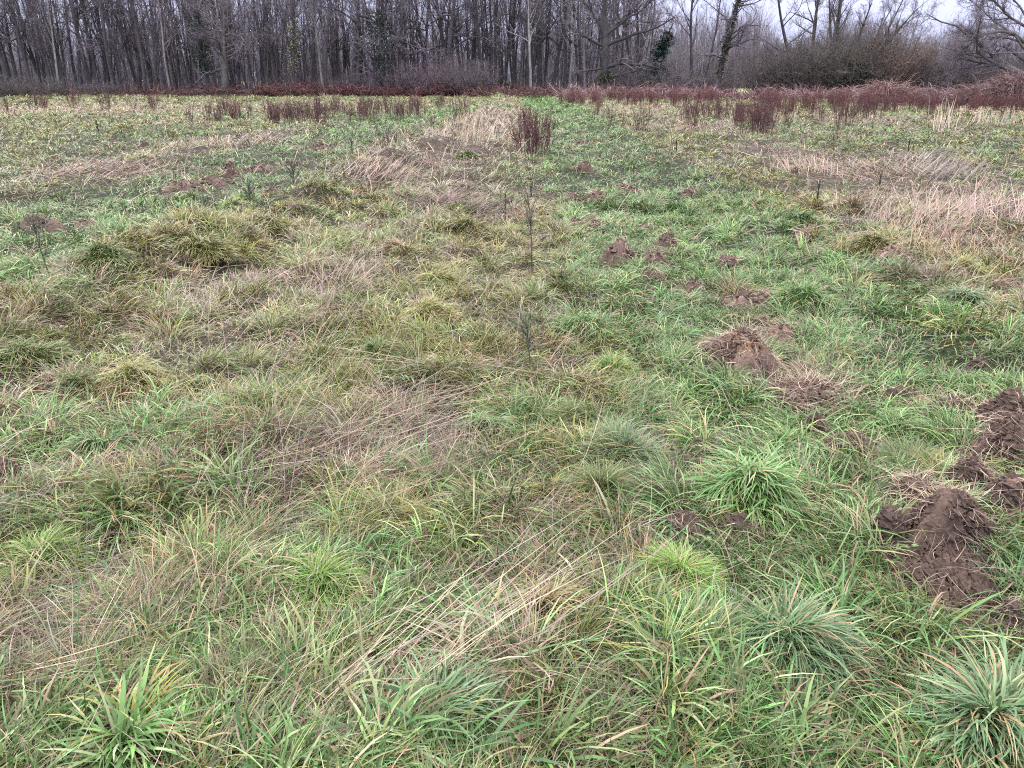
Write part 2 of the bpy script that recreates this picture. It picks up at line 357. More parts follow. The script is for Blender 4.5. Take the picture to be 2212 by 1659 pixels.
def blades(root, az, Ln, W, th0, kap, cb, ct, S=3, kaz=0.0, roll=None, fl=None):
    """strips that rise from root, lean towards az and arch over; colours run from base cb to tip ct"""
    N = len(az); root = np.asarray(root)
    t = np.linspace(0, 1, S + 1)
    tm = (t[:-1] + t[1:]) / 2
    th = th0[:, None] + kap[:, None] * tm[None]
    kz = np.broadcast_to(np.asarray(kaz, float), (N,))
    am = az[:, None] + kz[:, None] * tm[None]
    st = (Ln / S)[:, None]
    P = np.zeros((N, S + 1, 3))
    P[:, 1:, 0] = np.cumsum(np.sin(th) * np.cos(am) * st, 1)
    P[:, 1:, 1] = np.cumsum(np.sin(th) * np.sin(am) * st, 1)
    P[:, 1:, 2] = np.cumsum(np.cos(th) * st, 1)
    if fl is not None: P[:, :, 2] = np.maximum(P[:, :, 2], fl[:, None] * t[None] - .01)
    P += root[:, None, :]
    at = az[:, None] + kz[:, None] * t[None]
    if roll is None: roll = rng.normal(0, .5, N)
    wd = np.stack([-np.sin(at) * np.cos(roll)[:, None], np.cos(at) * np.cos(roll)[:, None], np.sin(roll)[:, None] + 0 * at], -1)
    prof = np.interp(t, [0, .25, .7, 1], [.6, 1, .8, .1])
    hw = (W / 2)[:, None, None] * prof[None, :, None] * wd
    V = np.stack([P - hw, P + hw], 2).reshape(-1, 3)
    base = (np.arange(N) * (S + 1) * 2)[:, None] + (np.arange(S) * 2)[None]
    F = np.stack([base, base + 1, base + 3, base + 2], -1).reshape(-1, 4)
    cc = cb[:, None, :] * (1 - t[None, :, None]**1.3) + ct[:, None, :] * t[None, :, None]**1.3
    C = np.repeat(cc[:, :, None, :], 2, 2).reshape(-1, 3)
    return V, F, C
def joinp(parts):
    V = np.concatenate([p[0] for p in parts]); C = np.concatenate([p[2] for p in parts])
    off = 0; F = []
    for p in parts: F.append(p[1] + off); off += len(p[0])
    return V, np.concatenate(F), C

def pick(W, n):
    c = np.cumsum(W, 1); r = rng.random(n)[:, None]
    return np.minimum((r > c).sum(1), 5)
def blade_cols(kind, n, dry=.1):
    a = rng.random(n)[:, None]**1.3
    base = PAL[kind] * (1 - a) + PAL2[kind] * a
    base = base * np.exp(rng.normal(0, .25, n))[:, None] * np.exp(rng.normal(0, .06, (n, 3)))
    d = rng.random(n) < dry
    straw = PAL[3] * np.exp(rng.normal(0, .3, n))[:, None] * np.array([1, .93, .85])
    base[d] = straw[d]
    pale = rng.random(n) < .13
    base[pale] = base[pale] * .35 + .65 * np.array([.29, .36, .17]) * np.exp(rng.normal(0, .2, pale.sum()))[:, None]
    cb = base * .5 + .5 * base * np.array([1.05, 1.0, .8]); ct = base.copy()
    tip = rng.random(n) < .22
    ct[tip] = ct[tip] * .35 + .65 * np.array([.34, .23, .12])
    return cb, ct

# ------------------------------------------------------------------ ground sheet
def build_ground():
    dd = np.concatenate([[.05, .3, .6], np.geomspace(.8, 140, 560), np.geomspace(150, 2500, 14)])
    aa = np.concatenate([np.linspace(-180, -50, 14)[:-1], np.linspace(-50, 50, 380), np.linspace(50, 180, 14)[1:-1]])
    aa = np.radians(aa)
    D, A = np.meshgrid(dd, aa, indexing='ij')
    x = (D * np.sin(A)).ravel(); y = (D * np.cos(A)).ravel()
    z = terrain(x, y) * np.clip(1.2 - np.hypot(x, y) / 400, 0, 1) 
    Wz = zones(x, y)
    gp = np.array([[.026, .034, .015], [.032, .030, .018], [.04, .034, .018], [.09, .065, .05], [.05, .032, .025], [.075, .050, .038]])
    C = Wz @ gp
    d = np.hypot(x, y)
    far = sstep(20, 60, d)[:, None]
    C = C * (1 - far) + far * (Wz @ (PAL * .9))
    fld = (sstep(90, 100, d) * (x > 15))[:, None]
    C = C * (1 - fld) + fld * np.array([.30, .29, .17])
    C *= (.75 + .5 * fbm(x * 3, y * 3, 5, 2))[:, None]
    n, m = D.shape
    i = np.arange(n - 1)[:, None] * m; j = np.arange(m)[None]
    j2 = (j + 1) % m
    F = np.stack([i + j, i + j2, i + m + j2, i + m + j], -1).reshape(-1, 4)
    F = F[:, ::-1]
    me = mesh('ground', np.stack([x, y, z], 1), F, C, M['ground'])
    tag(link('ground', me), 'rough damp turf floor of the field', kind='structure')
build_ground()

# ------------------------------------------------------------------ grass
PX = 1 / 769.0
def sample_pts(n, p, dmin, dmax, amax=None):
    """n points in the view wedge, density per square metre falling as d**-p"""
    amax = amax or (.86 if dmax < 4 else .70)
    e = 2 - p; u = rng.random(n)
    d = (dmin**e + u * (dmax**e - dmin**e))**(1 / e)
    a = rng.uniform(-amax, amax, n)
    return d * np.sin(a), d * np.cos(a), d
HERO = []     # filled below: x, y, r of the single tussocks, kept free of sward
def wind(x, y):
    return 2.2 * (fbm(x / .8, y / .9, 101, 2) - .5) * 2 * math.pi

def gen_sward(n, p, dmin, dmax, S):
    x, y, d = sample_pts(n, p, dmin, dmax)
    Wz = zones(x, y)
    cover = heap_cover(x, y, .95)
    hol = sstep(.55, .38, fbm(x / .3, y / .34, 151, 2)) * sstep(60, 15, d)
    keep = (rng.random(n) > cover * .93) & (rng.random(n) > Wz[:, 5] * .9) & (rng.random(n) > tus_cover(x, y)) & (rng.random(n) > hol * .62)
    x, y, d, Wz = x[keep], y[keep], d[keep], Wz[keep]; n = len(x)
    Wz = Wz.copy(); Wz[:, 5] = 0; Wz /= Wz.sum(1, keepdims=True)
    k = pick(Wz, n)
    z = terrain(x, y)
    nl = fbm(x / .5, y / .5, 131, 2)
    Ln = rng.gamma(6, 1 / 6, n) * (.034 + .085 * nl) * np.choose(k, [1.05, 1.0, 1.0, 1.2, .8, .8])
    Ln *= 1 + sstep(2.6, 1.5, d) * .25
    Ln *= 1 - .4 * heap_cover(x, y, 1.6)
    Ln *= np.maximum(1, (d / 16)**.3)
    wmin = np.choose(k, [.0048, .0038, .0028, .0022, .0026, .003]) * (1 + .2 * sstep(2.6, 1.5, d))
    W = np.maximum(wmin * np.exp(rng.normal(0, .28, n)), d * PX * .62)
    az = wind(x, y) + rng.normal(0, 1.5, n)
    th0 = np.abs(rng.normal(.5, .4, n)) + np.where(k >= 3, .45, 0)
    kap = rng.normal(1.2, .6, n)
    cb, ct = blade_cols(k, n, .10)
    lt = np.exp((fbm(x / 1.1, y / 1.3, 171, 3) - .5) * 1.1)[:, None]; cb *= lt; ct *= lt
    return blades(np.stack([x, y, z - .004], 1), az, Ln, W, th0, kap, cb, ct, S, rng.normal(0, .5, n), fl=Ln * .12)

def gen_thatch(n, p, dmin, dmax):
    x, y, d = sample_pts(n, p, dmin, dmax)
    keep = (rng.random(n) > heap_cover(x, y, .9) * .85) & (rng.random(n) > tus_cover(x, y) * .6)
    x, y, d = x[keep], y[keep], d[keep]; n = len(x)
    z = terrain(x, y) + rng.uniform(0, .035, n)
    Wz = zones(x, y)
    br = (rng.random(n) < .55 + .3 * Wz[:, 4])
    col = np.where(br[:, None], PAL[4] * .7, PAL[3] * .75) * np.exp(rng.normal(0, .35, n))[:, None]
    gr = rng.random(n) < .35 * (1 - Wz[:, 3] - Wz[:, 4])
    col[gr] = PAL[1] * .8
    Ln = rng.gamma(5, .2, n) * (.09 + .10 * Wz[:, 3]) * np.maximum(1, (d / 14)**.5)
    W = np.maximum(rng.uniform(.0012, .0035, n), d * PX * .5)
    az = rng.uniform(0, 2 * math.pi, n)
    az = np.where(rng.random(n) < .5, wind(x, y) + rng.normal(0, .5, n), az)
    return blades(np.stack([x, y, z], 1), az, Ln, W, rng.normal(1.35, .2, n), rng.normal(.3, .3, n), col, col * 1.1, 2, rng.normal(0, .5, n), roll=rng.normal(0, .3, n), fl=Ln * .05)

def gen_clumps(nc, nb, p, dmin, dmax, S, rad):
    x, y, d = sample_pts(nc, p, dmin, dmax)
    Wz = zones(x, y)
    keep = (heap_cover(x, y, 1.05) < .4) & (rng.random(nc) > Wz[:, 5]) & (rng.random(nc) > tus_cover(x, y) * 1.05) & (fbm(x / .3, y / .34, 151, 2) > .40)
    x, y, d, Wz = x[keep], y[keep], d[keep], Wz[keep]; nc = len(x)
    Wz[:, 5] = 0; Wz /= Wz.sum(1, keepdims=True)
    k = pick(Wz, nc)
    sc = np.clip(np.exp(rng.normal(0, .4, nc)), .4, 1.7) * np.maximum(1, (d / 12)**.5) * (.8 + .2 * sstep(1.5, 3, d))
    cw = wind(x, y)
    fine = rng.random(nc) < np.choose(k, [.3, .5, .75, .9, .8, .5])
    cnt = np.maximum(8, (nb * np.exp(rng.normal(0, .4, nc)) * np.where(fine, 1.3, .8) * np.where(k == 3, .5, 1)).astype(int))
    I = np.repeat(np.arange(nc), cnt); n = len(I)
    o = rng.normal(0, 1, (n, 2)) * (rad * sc[I])[:, None] * .55
    bx = x[I] + o[:, 0]; by = y[I] + o[:, 1]
    r = np.hypot(o[:, 0], o[:, 1]) / (rad * sc[I])
    z = terrain(bx, by) + np.clip(1 - r * r, 0, 1) * (.05 * rng.random(nc) * sc**.5)[I]
    az = np.arctan2(o[:, 1], o[:, 0]) + rng.normal(0, .85, n)
    wx = np.cos(az) * (r + .15) + .35 * np.cos(cw[I]); wy = np.sin(az) * (r + .15) + .35 * np.sin(cw[I])
    az = np.arctan2(wy, wx)
    Lc = (.105 + .075 * rng.random(nc)) * np.choose(k, [1.05, 1, 1.05, 1.3, .85, 1]) * sc**.7 * np.where(fine, 1, 1.1)
    Ln = Lc[I] * rng.uniform(.55, 1.15, n)
    W = np.where(fine[I], .0022, .0050) * np.exp(rng.normal(0, .25, n)) * (1 + .5 * sstep(2.5, 1.4, d[I]))
    W = np.maximum(W, d[I] * PX * .62)
    th0 = .1 + .75 * r + np.abs(rng.normal(0, .2, n)); kap = np.where(fine[I], 1.0, 1.35) + rng.normal(0, .35, n)
    kk = k[I]
    swap = rng.random(n) < .14; kk = np.where(swap, pick(Wz[I], n), kk)
    cb, ct = blade_cols(kk, n, .07)
    tint = np.exp(rng.normal(0, .22, nc))[:, None] * np.exp(rng.normal(0, .07, (nc, 3))) * np.where(k == 3, .72, 1.0)[:, None]
    cb *= tint[I]; ct *= tint[I]
    old = rng.random(n) < .16 * (r > .7)
    cb[old] = PAL[4] * 1.3; ct[old] = PAL[3] * .9
    return blades(np.stack([bx, by, z - .005], 1), az, Ln, W, th0, kap, cb, ct, S, rng.normal(0, .45, n), fl=Ln * .1 - r * .02)

P = [gen_thatch(80000, .6, .9, 3.6), gen_thatch(90000, 1.7, 3.6, 40),
     gen_sward(190000, .6, .9, 3.4, 4), gen_sward(230000, 1.8, 3.4, 12, 3), gen_sward(200000, 1.8, 12, 96, 2),
     gen_clumps(2150, 85, .7, .9, 3.6, 4, .075), gen_clumps(4200, 60, 1.7, 3.6, 12, 4, .09), gen_clumps(9000, 24, 1.7, 12, 92, 2, .13)]
V, F, C = joinp(P)
tag(link('grass', mesh('grass', V, F, C, M['grass'])), 'rough winter grass of mixed green and straw blades covering the field', 'grass', kind='stuff')
del P, V, F, C

# ------------------------------------------------------------------ single tussocks
TC = {'lush': ([.058, .130, .032], [.135, .245, .075]), 'bright': ([.085, .18, .028], [.19, .31, .06]), 'olive_g': ([.062, .11, .024], [.125, .17, .042]),
      'yellow': ([.15, .165, .04], [.29, .29, .085]), 'grey': ([.08, .14, .06], [.16, .23, .12]), 'blue': ([.058, .125, .045], [.14, .23, .115]),
      'olive': ([.11, .122, .030], [.20, .195, .055]), 'brown': ([.20, .12, .08], [.34, .22, .15]), 'dry': ([.13, .15, .06], [.34, .25, .12])}
def tussock(spec):
    px, py, rp, n, Lt, wm, kind, br, stiff, label = spec
    x0, y0 = G(px, py); z0 = float(terrain(np.array([x0]), np.array([y0]))[0])
    rad = rp / FPX * depth(y0); dist = math.hypot(x0, y0)
    n = int(n * 2.8); Lt = Lt * .62; wm = wm * .85; stiff = stiff * .8
    # foot: gently domed, blades rooted across it
    a = rng.uniform(0, 2 * math.pi, n); q = np.sqrt(rng.random(n)) * .95
    sh = 1 + .25 * np.sin(2 * a + rng.uniform(0, 6)) + .12 * np.sin(3 * a + rng.uniform(0, 6))
    ox = np.cos(a) * q * rad * sh; oy = np.sin(a) * q * rad * .8 * sh
    dome = .5 * rad * (1 - (q / .95)**2) * (.75 + .5 * vn(ox / (rad * .3) + 9, oy / (rad * .3), 7))
    az = a + rng.normal(0, .75, n); az = np.where(q < .2, rng.uniform(0, 6.28, n), az)
    m_ = rng.integers(4, 8); ca = rng.uniform(0, 6.28, m_); cq = np.sqrt(rng.random(m_)) * .6
    hx_, hy_ = np.cos(ca) * cq * rad, np.sin(ca) * cq * rad * .85
    hi = np.argmin((ox[:, None] - hx_)**2 + (oy[:, None] - hy_)**2, 1)
    ux, uy = ox - hx_[hi], oy - hy_[hi]; nu = np.hypot(ux, uy) + 1e-4
    fl_ = rng.uniform(0, 6.28)
    az = np.arctan2(np.sin(a) * q + .9 * uy / nu + .35 * math.sin(fl_), np.cos(a) * q + .9 * ux / nu + .35 * math.cos(fl_)) + rng.normal(0, .75, n)
    hl = rng.uniform(.75, 1.2, m_)[hi]; ht_ = rng.normal(0, .12, m_)[hi]
    Ln = Lt * rng.uniform(.45, 1.1, n) * (1 - .15 * q) * hl
    W = np.maximum(wm / 1000 * np.exp(rng.normal(0, .22, n)), dist * PX * .6)
    th0 = (.12 + .95 * q * (1.25 - stiff)) + np.abs(rng.normal(0, .25, n)) + ht_
    kap = (1.9 - 1.4 * stiff) * rng.uniform(.6, 1.3, n)
    c0, c1 = (np.array(c) for c in TC[kind])
    m = np.clip(.75 * vn(ox / (rad * .22), oy / (rad * .22), 17) + .45 * rng.random(n), 0, 1)[:, None]
    col = (c0 * (1 - m) + c1 * m) * br * np.exp(rng.normal(0, .18, n))[:, None]
    cb = col * np.array([.95, .95, .8]); ct = col.copy()
    tip = rng.random(n) < (.3 if kind in ('dry', 'yellow') else .12)
    ct[tip] = .3 * ct[tip] + .7 * np.array([.42, .28, .14])
    S = 6 if dist < 4 else 4
    fl = Ln * .1 - .05 * q
    pal_ = rng.random(n) < .12; cb[pal_] = col[pal_] * .4 + .6 * np.array([.34, .36, .2]); ct[pal_] = cb[pal_] * 1.1
    od = rng.random(n) < .06; cb[od] = ct[od] = np.array([.36, .24, .13])
    b1 = blades(np.stack([ox, oy, dome - .01], 1), az, Ln, W, th0, kap, cb, ct, S, rng.normal(0, .5, n), fl=fl)
    k = int(n * .16)
    a2 = rng.uniform(0, 6.283, k); q2 = rng.uniform(.45, .85, k)
    cd = np.array([.24, .155, .10]) * np.exp(rng.normal(0, .4, k))[:, None]
    Ld = Lt * rng.uniform(.35, .9, k)
    b2 = blades(np.stack([np.cos(a2) * q2 * rad, np.sin(a2) * q2 * rad * .8, rng.uniform(0, .02, k)], 1), a2 + rng.normal(0, .6, k), Ld,
                np.maximum(wm / 1300, dist * PX * .5) * np.ones(k), rng.normal(1.15, .25, k), rng.normal(.35, .3, k), cd, cd * 1.2, 4, rng.normal(0, .8, k), fl=Ld * .04)
    root = tag(link('grass_tussock', None, loc=(x0, y0, z0)), label, 'grass tussock', 'grass tussocks standing out of the sward')
    link('green_blades', mesh('green_blades', *b1, M['grass']), root)
    link('dead_skirt', mesh('dead_skirt', *b2, M['dead']), root)
for s in TUS: tussock(s)

# ------------------------------------------------------------------ soil heaps
def heap(i):
    px, py, rp, hh, straw, ochre, sq, label = HEAPS[i]
    x0, y0, rx, ry, hh = HP[i]; dist = math.hypot(x0, y0)
    near = dist < 5
    nr, na = (70, 200) if near else (18, 44)
    rr = np.linspace(0, 1.25, nr)[1:]; aa = np.linspace(0, 2 * math.pi, na, endpoint=False)
    Rr, A = np.meshgrid(rr, aa, indexing='ij')
    sd = i * 7
    lob = 1 + .5 * (vn(np.cos(A) * 1.6 + sd, np.sin(A) * 1.6, sd) - .5) + .3 * (vn(np.cos(A) * 4 + sd, np.sin(A) * 4, sd + 3) - .5)
    lx = Rr * np.cos(A) * rx * lob; ly = Rr * np.sin(A) * ry * lob
    prof = np.clip(1 - Rr**2.2, -1, 1); prof = np.where(prof > 0, prof**1.15, prof)
    lx = np.concatenate([[0], lx.ravel()]); ly = np.concatenate([[0], ly.ravel()]); prof = np.concatenate([[1], prof.ravel()])
    wx, wy = lx + x0, ly + y0
    g = terrain(wx, wy)
    body = prof * hh * (.7 + .6 * vn(wx / (rx * .6), wy / (rx * .6), sd + 1)) 
    cr = (fbm(wx / .07, wy / .07, 5, 3) - .5) * min(.085, hh * .7) + (vn(wx / .022, wy / .022, 9) - .5) * .022
    z = g + np.where(prof > 0, body + cr * np.clip(prof * 3, 0, 1), prof * .06) - .004
    # little clods: tilt and step the surface
    stepn = np.floor(fbm(wx / .09, wy / .09, 15, 2) * 7) / 7
    z += (vn(wx / .011, wy / .011, 19) - .5) * .010 * np.clip(prof * 3, 0, 1)
    Vt = np.stack([lx, ly, z - g[0]], 1)
    wet = np.array([.072, .046, .038]); dryc = np.array([.23, .155, .122]); oc = np.array([.32, .185, .10])
    tn = fbm(wx / .12, wy / .12, 25, 3)[:, None]
    dr = .25 + .5 * np.clip(straw, 0, 1)
    C = wet * (1 - tn * dr * 1.6) + dryc * tn * dr * 1.6
    if ochre:
        top = (np.clip((body / max(hh, .01) - .62) * 3, 0, 1) * ochre * vn(wx / .05, wy / .05, 4))[:, None]
        C = C * (1 - top) + oc * top
    n2 = nr - 2; Fs = []
    I = 1 + np.arange(nr - 2)[:, None] * na; J = np.arange(na)[None]; J2 = (J + 1) % na
    Fq = np.stack([I + J, I + na + J, I + na + J2, I + J2], -1).reshape(-1, 4)
    Ft = np.stack([np.zeros(na, int), 1 + np.arange(na), 1 + (np.arange(na) + 1) % na], 1)
    root = tag(link('soil_heap', None, loc=(x0, y0, g[0])), label, 'soil heap', 'soil heaps thrown up along the green lanes')
    link('soil', mesh('soil', Vt, [Fq, Ft], C, M['soil']), root)
    def surf(u, v):
        q = np.hypot(u / rx, v / ry); p = np.clip(1 - q**2.2, 0, 1)**1.15
        X = u + x0; Y = v + y0
        return terrain(X, Y) + p * hh * (.7 + .6 * vn(X / (rx * .6), Y / (rx * .6), sd + 1)) - g[0]
    # clods scattered over the heap
    k = int((2200 if near else 90) * (.4 + rx * 3) * (1.7 - straw))
    if k > 4:
        a = rng.uniform(0, 6.283, k); q = rng.random(k)**.6 * 1.45
        u = np.cos(a) * q * rx; v = np.sin(a) * q * ry
        s = rng.gamma(2.0, .0034, k) * (1 if near else 1.8) + .003
        s = np.maximum(s, dist * PX * .8)
        o6 = np.array([[1, 0, 0], [-1, 0, 0], [0, 1, 0], [0, -1, 0], [0, 0, .8], [0, 0, -.8]], float)
        Vc = o6[None] * s[:, None, None] * rng.uniform(.6, 1.3, (k, 6, 1)); 
        th = rng.uniform(0, 6.28, k); cs, sn = np.cos(th)[:, None], np.sin(th)[:, None]
        Vx = Vc[:, :, 0] * cs - Vc[:, :, 2] * sn; Vz = Vc[:, :, 0] * sn + Vc[:, :, 2] * cs
        Vc = np.stack([Vx + u[:, None], Vc[:, :, 1] + v[:, None], Vz + surf(u, v)[:, None] + .003], -1).reshape(-1, 3)
        f8 = np.array([[0, 2, 4], [2, 1, 4], [1, 3, 4], [3, 0, 4], [2, 0, 5], [1, 2, 5], [3, 1, 5], [0, 3, 5]])
        Fc = (f8[None] + (np.arange(k) * 6)[:, None, None]).reshape(-1, 3)
        tn = rng.random(k)[:, None] * dr; cc = np.repeat(wet * (1 - tn) + dryc * tn, 6, 0)
        tag(link('crumbs', mesh('crumbs', Vc, Fc, cc, M['soil'], smooth=False), root), kind='stuff')
    k = int((620 if near else 130) * straw * (.35 + rx * 3.2))
    if k > 4:
        a = rng.uniform(0, 6.283, k); q = np.sqrt(rng.random(k)) * 1.05
        u = np.cos(a) * q * rx; v = np.sin(a) * q * ry
        zz = surf(u, v) + .012
        Ln = rng.gamma(4, .25, k) * min(.11, rx * .7)
        Wd = np.maximum(rng.uniform(.0012, .0025, k), dist * PX * .45)
        az = a + rng.normal(0, .8, k)
        slope = np.clip(1.35 + q * hh / max(rx, .02) * .9, 1.2, 2.3)
        cd = np.where(rng.random(k)[:, None] < .6, np.array([.26, .185, .135]), np.array([.40, .31, .24])) * np.exp(rng.normal(0, .3, k))[:, None]
        b = blades(np.stack([u, v, zz], 1), az, Ln, Wd, slope - .35 + rng.normal(0, .25, k), rng.normal(.5, .3, k), cd, cd, 4, rng.normal(0, 1.2, k))
        tag(link('roots_and_straw', mesh('roots_and_straw', *b, M['dead']), root), kind='stuff')
for i in range(len(HEAPS)): heap(i)

# ------------------------------------------------------------------ long dry stalks
def stalks(px, py, ang, n, Ln, spread, sx, sy, th=1.38, col=(.36, .28, .23), wmm=2.0, zup=.03, ka=.12):
    x0, y0 = G(px, py); d = math.hypot(x0, y0)
    x = x0 + rng.normal(0, sx, n); y = y0 + rng.normal(0, sy, n)
    l = Ln * rng.uniform(.45, 1.15, n); W = np.maximum(wmm / 1000 * rng.uniform(.7, 1.4, n), d * PX * .5)
    c = np.array(col) * np.exp(rng.normal(0, .28, n))[:, None] * np.exp(rng.normal(0, .05, (n, 3)))
    return blades(np.stack([x, y, terrain(x, y) + rng.uniform(0, zup, n)], 1), R(ang) + rng.normal(0, spread, n), l, W, rng.normal(th, .12, n), rng.normal(ka, .1, n), c, c * 1.15, 5,
                  rng.normal(0, .25, n), roll=rng.normal(0, .6, n), fl=l * .08)
pink = (.29, .205, .165); strw = (.36, .28, .19); grey = (.19, .15, .13)
SB = [stalks(640, 1060, 38, 90, .7, .4, .2, .14, 1.36, pink, 2.2, .08), stalks(760, 960, 24, 90, .6, .6, .2, .14, 1.36, grey, 2, .08),
      stalks(860, 880, 12, 55, .6, .5, .16, .1, 1.38, pink, 2, .06), stalks(20, 1380, 10, 170, .4, 1.2, .14, .10, 1.4, pink, 2.2, .08),
      stalks(120, 1250, -30, 90, .4, 1.1, .14, .06, 1.35, grey, 2, .07), stalks(60, 1480, -12, 120, .45, .3, .12, .05, 1.42, strw, 2.4, .07),
      stalks(200, 1330, 8, 90, .45, .8, .15, .06, 1.42, grey, 2, .06), stalks(300, 1250, -40, 70, .3, .5, .1, .05, 1.3, pink, 2, .06),
      stalks(700, 1590, 45, 30, .75, .2, .16, .06, 1.3, strw, 2.4, .08), stalks(900, 1480, 32, 14, 1.0, .12, .14, .04, 1.4, (0.288, 0.231, 0.186), 2.6, .1, .05),
      stalks(640, 1560, 28, 12, .95, .2, .18, .05, 1.38, (0.274, 0.218, 0.179), 2.4, .1, .05), stalks(560, 900, 62, 16, .7, .3, .25, .12, .9, (0.324, 0.258, 0.198), 2, .05),
      stalks(520, 1080, 70, 14, .6, .4, .3, .15, .8, (0.302, 0.238, 0.192), 2, .05), stalks(700, 760, 50, 22, .7, .35, .35, .25, 1.0, pink, 2, .05),
      stalks(700, 650, 60, 130, .4, .9, .22, .3, .9, pink, 2, .05), stalks(430, 690, 80, 70, .3, .8, .14, .14, .9, (0.360, 0.299, 0.256), 2.2, .05),
      stalks(820, 400, 50, 160, .6, .5, .4, .5, 1.0, pink, 2, .05), stalks(1020, 320, 60, 60, .9, .3, .25, 1.2, .5, strw, 2, .05),
      stalks(980, 460, 30, 420, .4, 1.5, .32, .4, 1.2, (0.158, 0.102, 0.090), 2, .08), stalks(230, 385, 40, 420, .55, 1.4, .7, .7, 1.25, (0.230, 0.163, 0.134), 2, .08),
      stalks(1740, 375, 95, 80, .5, .4, .3, .5, .75, (0.324, 0.231, 0.179), 2, .05), stalks(1880, 380, 170, 260, .5, .9, .7, .5, 1.2, (0.245, 0.177, 0.141), 2, .08),
      stalks(2010, 385, 35, 140, .8, .25, .3, .4, .95, (0.194, 0.150, 0.134), 2, .05), stalks(2080, 480, 60, 130, .6, .5, .5, .4, .8, (0.302, 0.224, 0.186), 2, .05),
      stalks(1990, 500, 45, 90, .6, .4, .3, .3, .8, pink, 2, .05), stalks(2120, 470, 35, 120, .8, .3, .3, .3, 1.1, pink, 2, .08),
      stalks(2035, 285, 60, 18, 1.2, .2, .2, .5, .5, (0.396, 0.326, 0.256), 2.4, .05), stalks(2150, 270, 50, 40, .7, .4, .6, .9, .6, (0.346, 0.258, 0.211), 2, .05),
      stalks(520, 315, 50, 170, .45, 1.2, 1.0, 1.4, 1.1, (0.288, 0.211, 0.173), 2, .06), stalks(1000, 300, 80, 260, .5, 1.2, .9, 3, .9, (0.302, 0.224, 0.186), 2, .06),
      stalks(1090, 260, 80, 260, .5, 1.2, .8, 6, .9, (0.317, 0.238, 0.198), 2, .06), stalks(2080, 560, 60, 240, .35, .9, .6, .5, .8, (0.302, 0.211, 0.128), 2, .05),
      stalks(1060, 810, 175, 12, .8, .12, .3, .06, 1.4, (0.331, 0.258, 0.205), 2, .08)]
# single stalks strewn over the sward
n = 2600
x, y, d = sample_pts(n, 1.25, 1.1, 30); k = (x < .8) | (rng.random(n) < .35); x, y, d = x[k], y[k], d[k]; n = len(x)
c = np.where(rng.random(n)[:, None] < .6, np.array([.33, .25, .19]), np.array([.17, .13, .11])) * np.exp(rng.normal(0, .3, n))[:, None]
l = rng.gamma(4, .25, n) * .34
SB.append(blades(np.stack([x, y, terrain(x, y) + .03], 1), rng.normal(.9, 1.0, n), l, np.maximum(.0018 * rng.uniform(.6, 1.3, n), d * PX * .42), np.abs(rng.normal(1.05, .35, n)), rng.normal(.25, .2, n), c, c, 4, rng.normal(0, .5, n), fl=l * .08))
V, F, C = joinp(SB)
tag(link('dry_stalks', mesh('dry_stalks', V, F, C, M['dead'])), 'long dry pinkish straw stalks lying over the grass', 'dry stalks', kind='stuff')

# small round leaved seedlings among the soil heaps
def seedlings():
    parts = []
    for (px, py, n, sx, sy, s) in ((2100, 950, 90, .16, .2, .014), (2020, 1010, 110, .16, .15, .016), (2150, 1040, 60, .12, .15, .013), (1900, 1160, 26, .06, .05, .016), (1980, 840, 40, .2, .1, .013), (1120, 1110, 14, .05, .04, .03), (1480, 1190, 40, .2, .06, .014)):
        x0, y0 = G(px, py); x = x0 + rng.normal(0, sx, n); y = y0 + rng.normal(0, sy, n)
        z = terrain(x, y) + .015 + .02 * rng.random(n) + .04 * heap_cover(x, y)
        c = np.array([.12, .2, .08]) * np.exp(rng.normal(0, .3, n))[:, None]
        L_ = s * rng.uniform(.7, 1.6, n)
        parts.append(blades(np.stack([x, y, z], 1), rng.uniform(0, 6.28, n), L_ * 1.1, L_ * .8, rng.normal(1.2, .3, n), rng.normal(.3, .3, n), c, c, 3, roll=rng.normal(0, .2, n)))
    V, F, C = joinp(parts)
    tag(link('seedling_weeds', mesh('seedling_weeds', V, F, C, M['leaf'])), 'small round leaved weeds sprouting between the bare soil heaps', 'weeds', kind='stuff')
seedlings()

# ------------------------------------------------------------------ branching plants
def tubes(Pt, Rd, k, col, colt=None):
    """Pt (B,n,3) centre lines, Rd (B,n) radii; k sides; returns V, F, C"""
    B, n, _ = Pt.shape
    T = np.gradient(Pt, axis=1); T /= np.linalg.norm(T, axis=2, keepdims=True) + 1e-9
    ref = np.where(np.abs(T[..., 2:3]) > .8, np.array([1., 0, 0]), np.array([0, 0, 1.]))
    U = np.cross(T, ref); U /= np.linalg.norm(U, axis=2, keepdims=True) + 1e-9
    Wv = np.cross(T, U)
    a = np.arange(k) * 2 * math.pi / k
    Vt = Pt[:, :, None] + Rd[:, :, None, None] * (np.cos(a)[None, None, :, None] * U[:, :, None] + np.sin(a)[None, None, :, None] * Wv[:, :, None])
    b = (np.arange(B) * n * k)[:, None, None]; i = (np.arange(n - 1) * k)[None, :, None]; j = np.arange(k)[None, None]; j2 = (j + 1) % k
    F = np.stack([b + i + j, b + i + j2, b + i + k + j2, b + i + k + j], -1).reshape(-1, 4)
    C = np.broadcast_to(np.asarray(col, float).reshape(-1, 1, 1, 3) if np.ndim(col) > 1 else np.asarray(col, float), (B, n, k, 3)).reshape(-1, 3).copy()
    return Vt.reshape(-1, 3), F, C
def unit(v): return v / (np.linalg.norm(v, axis=-1, keepdims=True) + 1e-9)
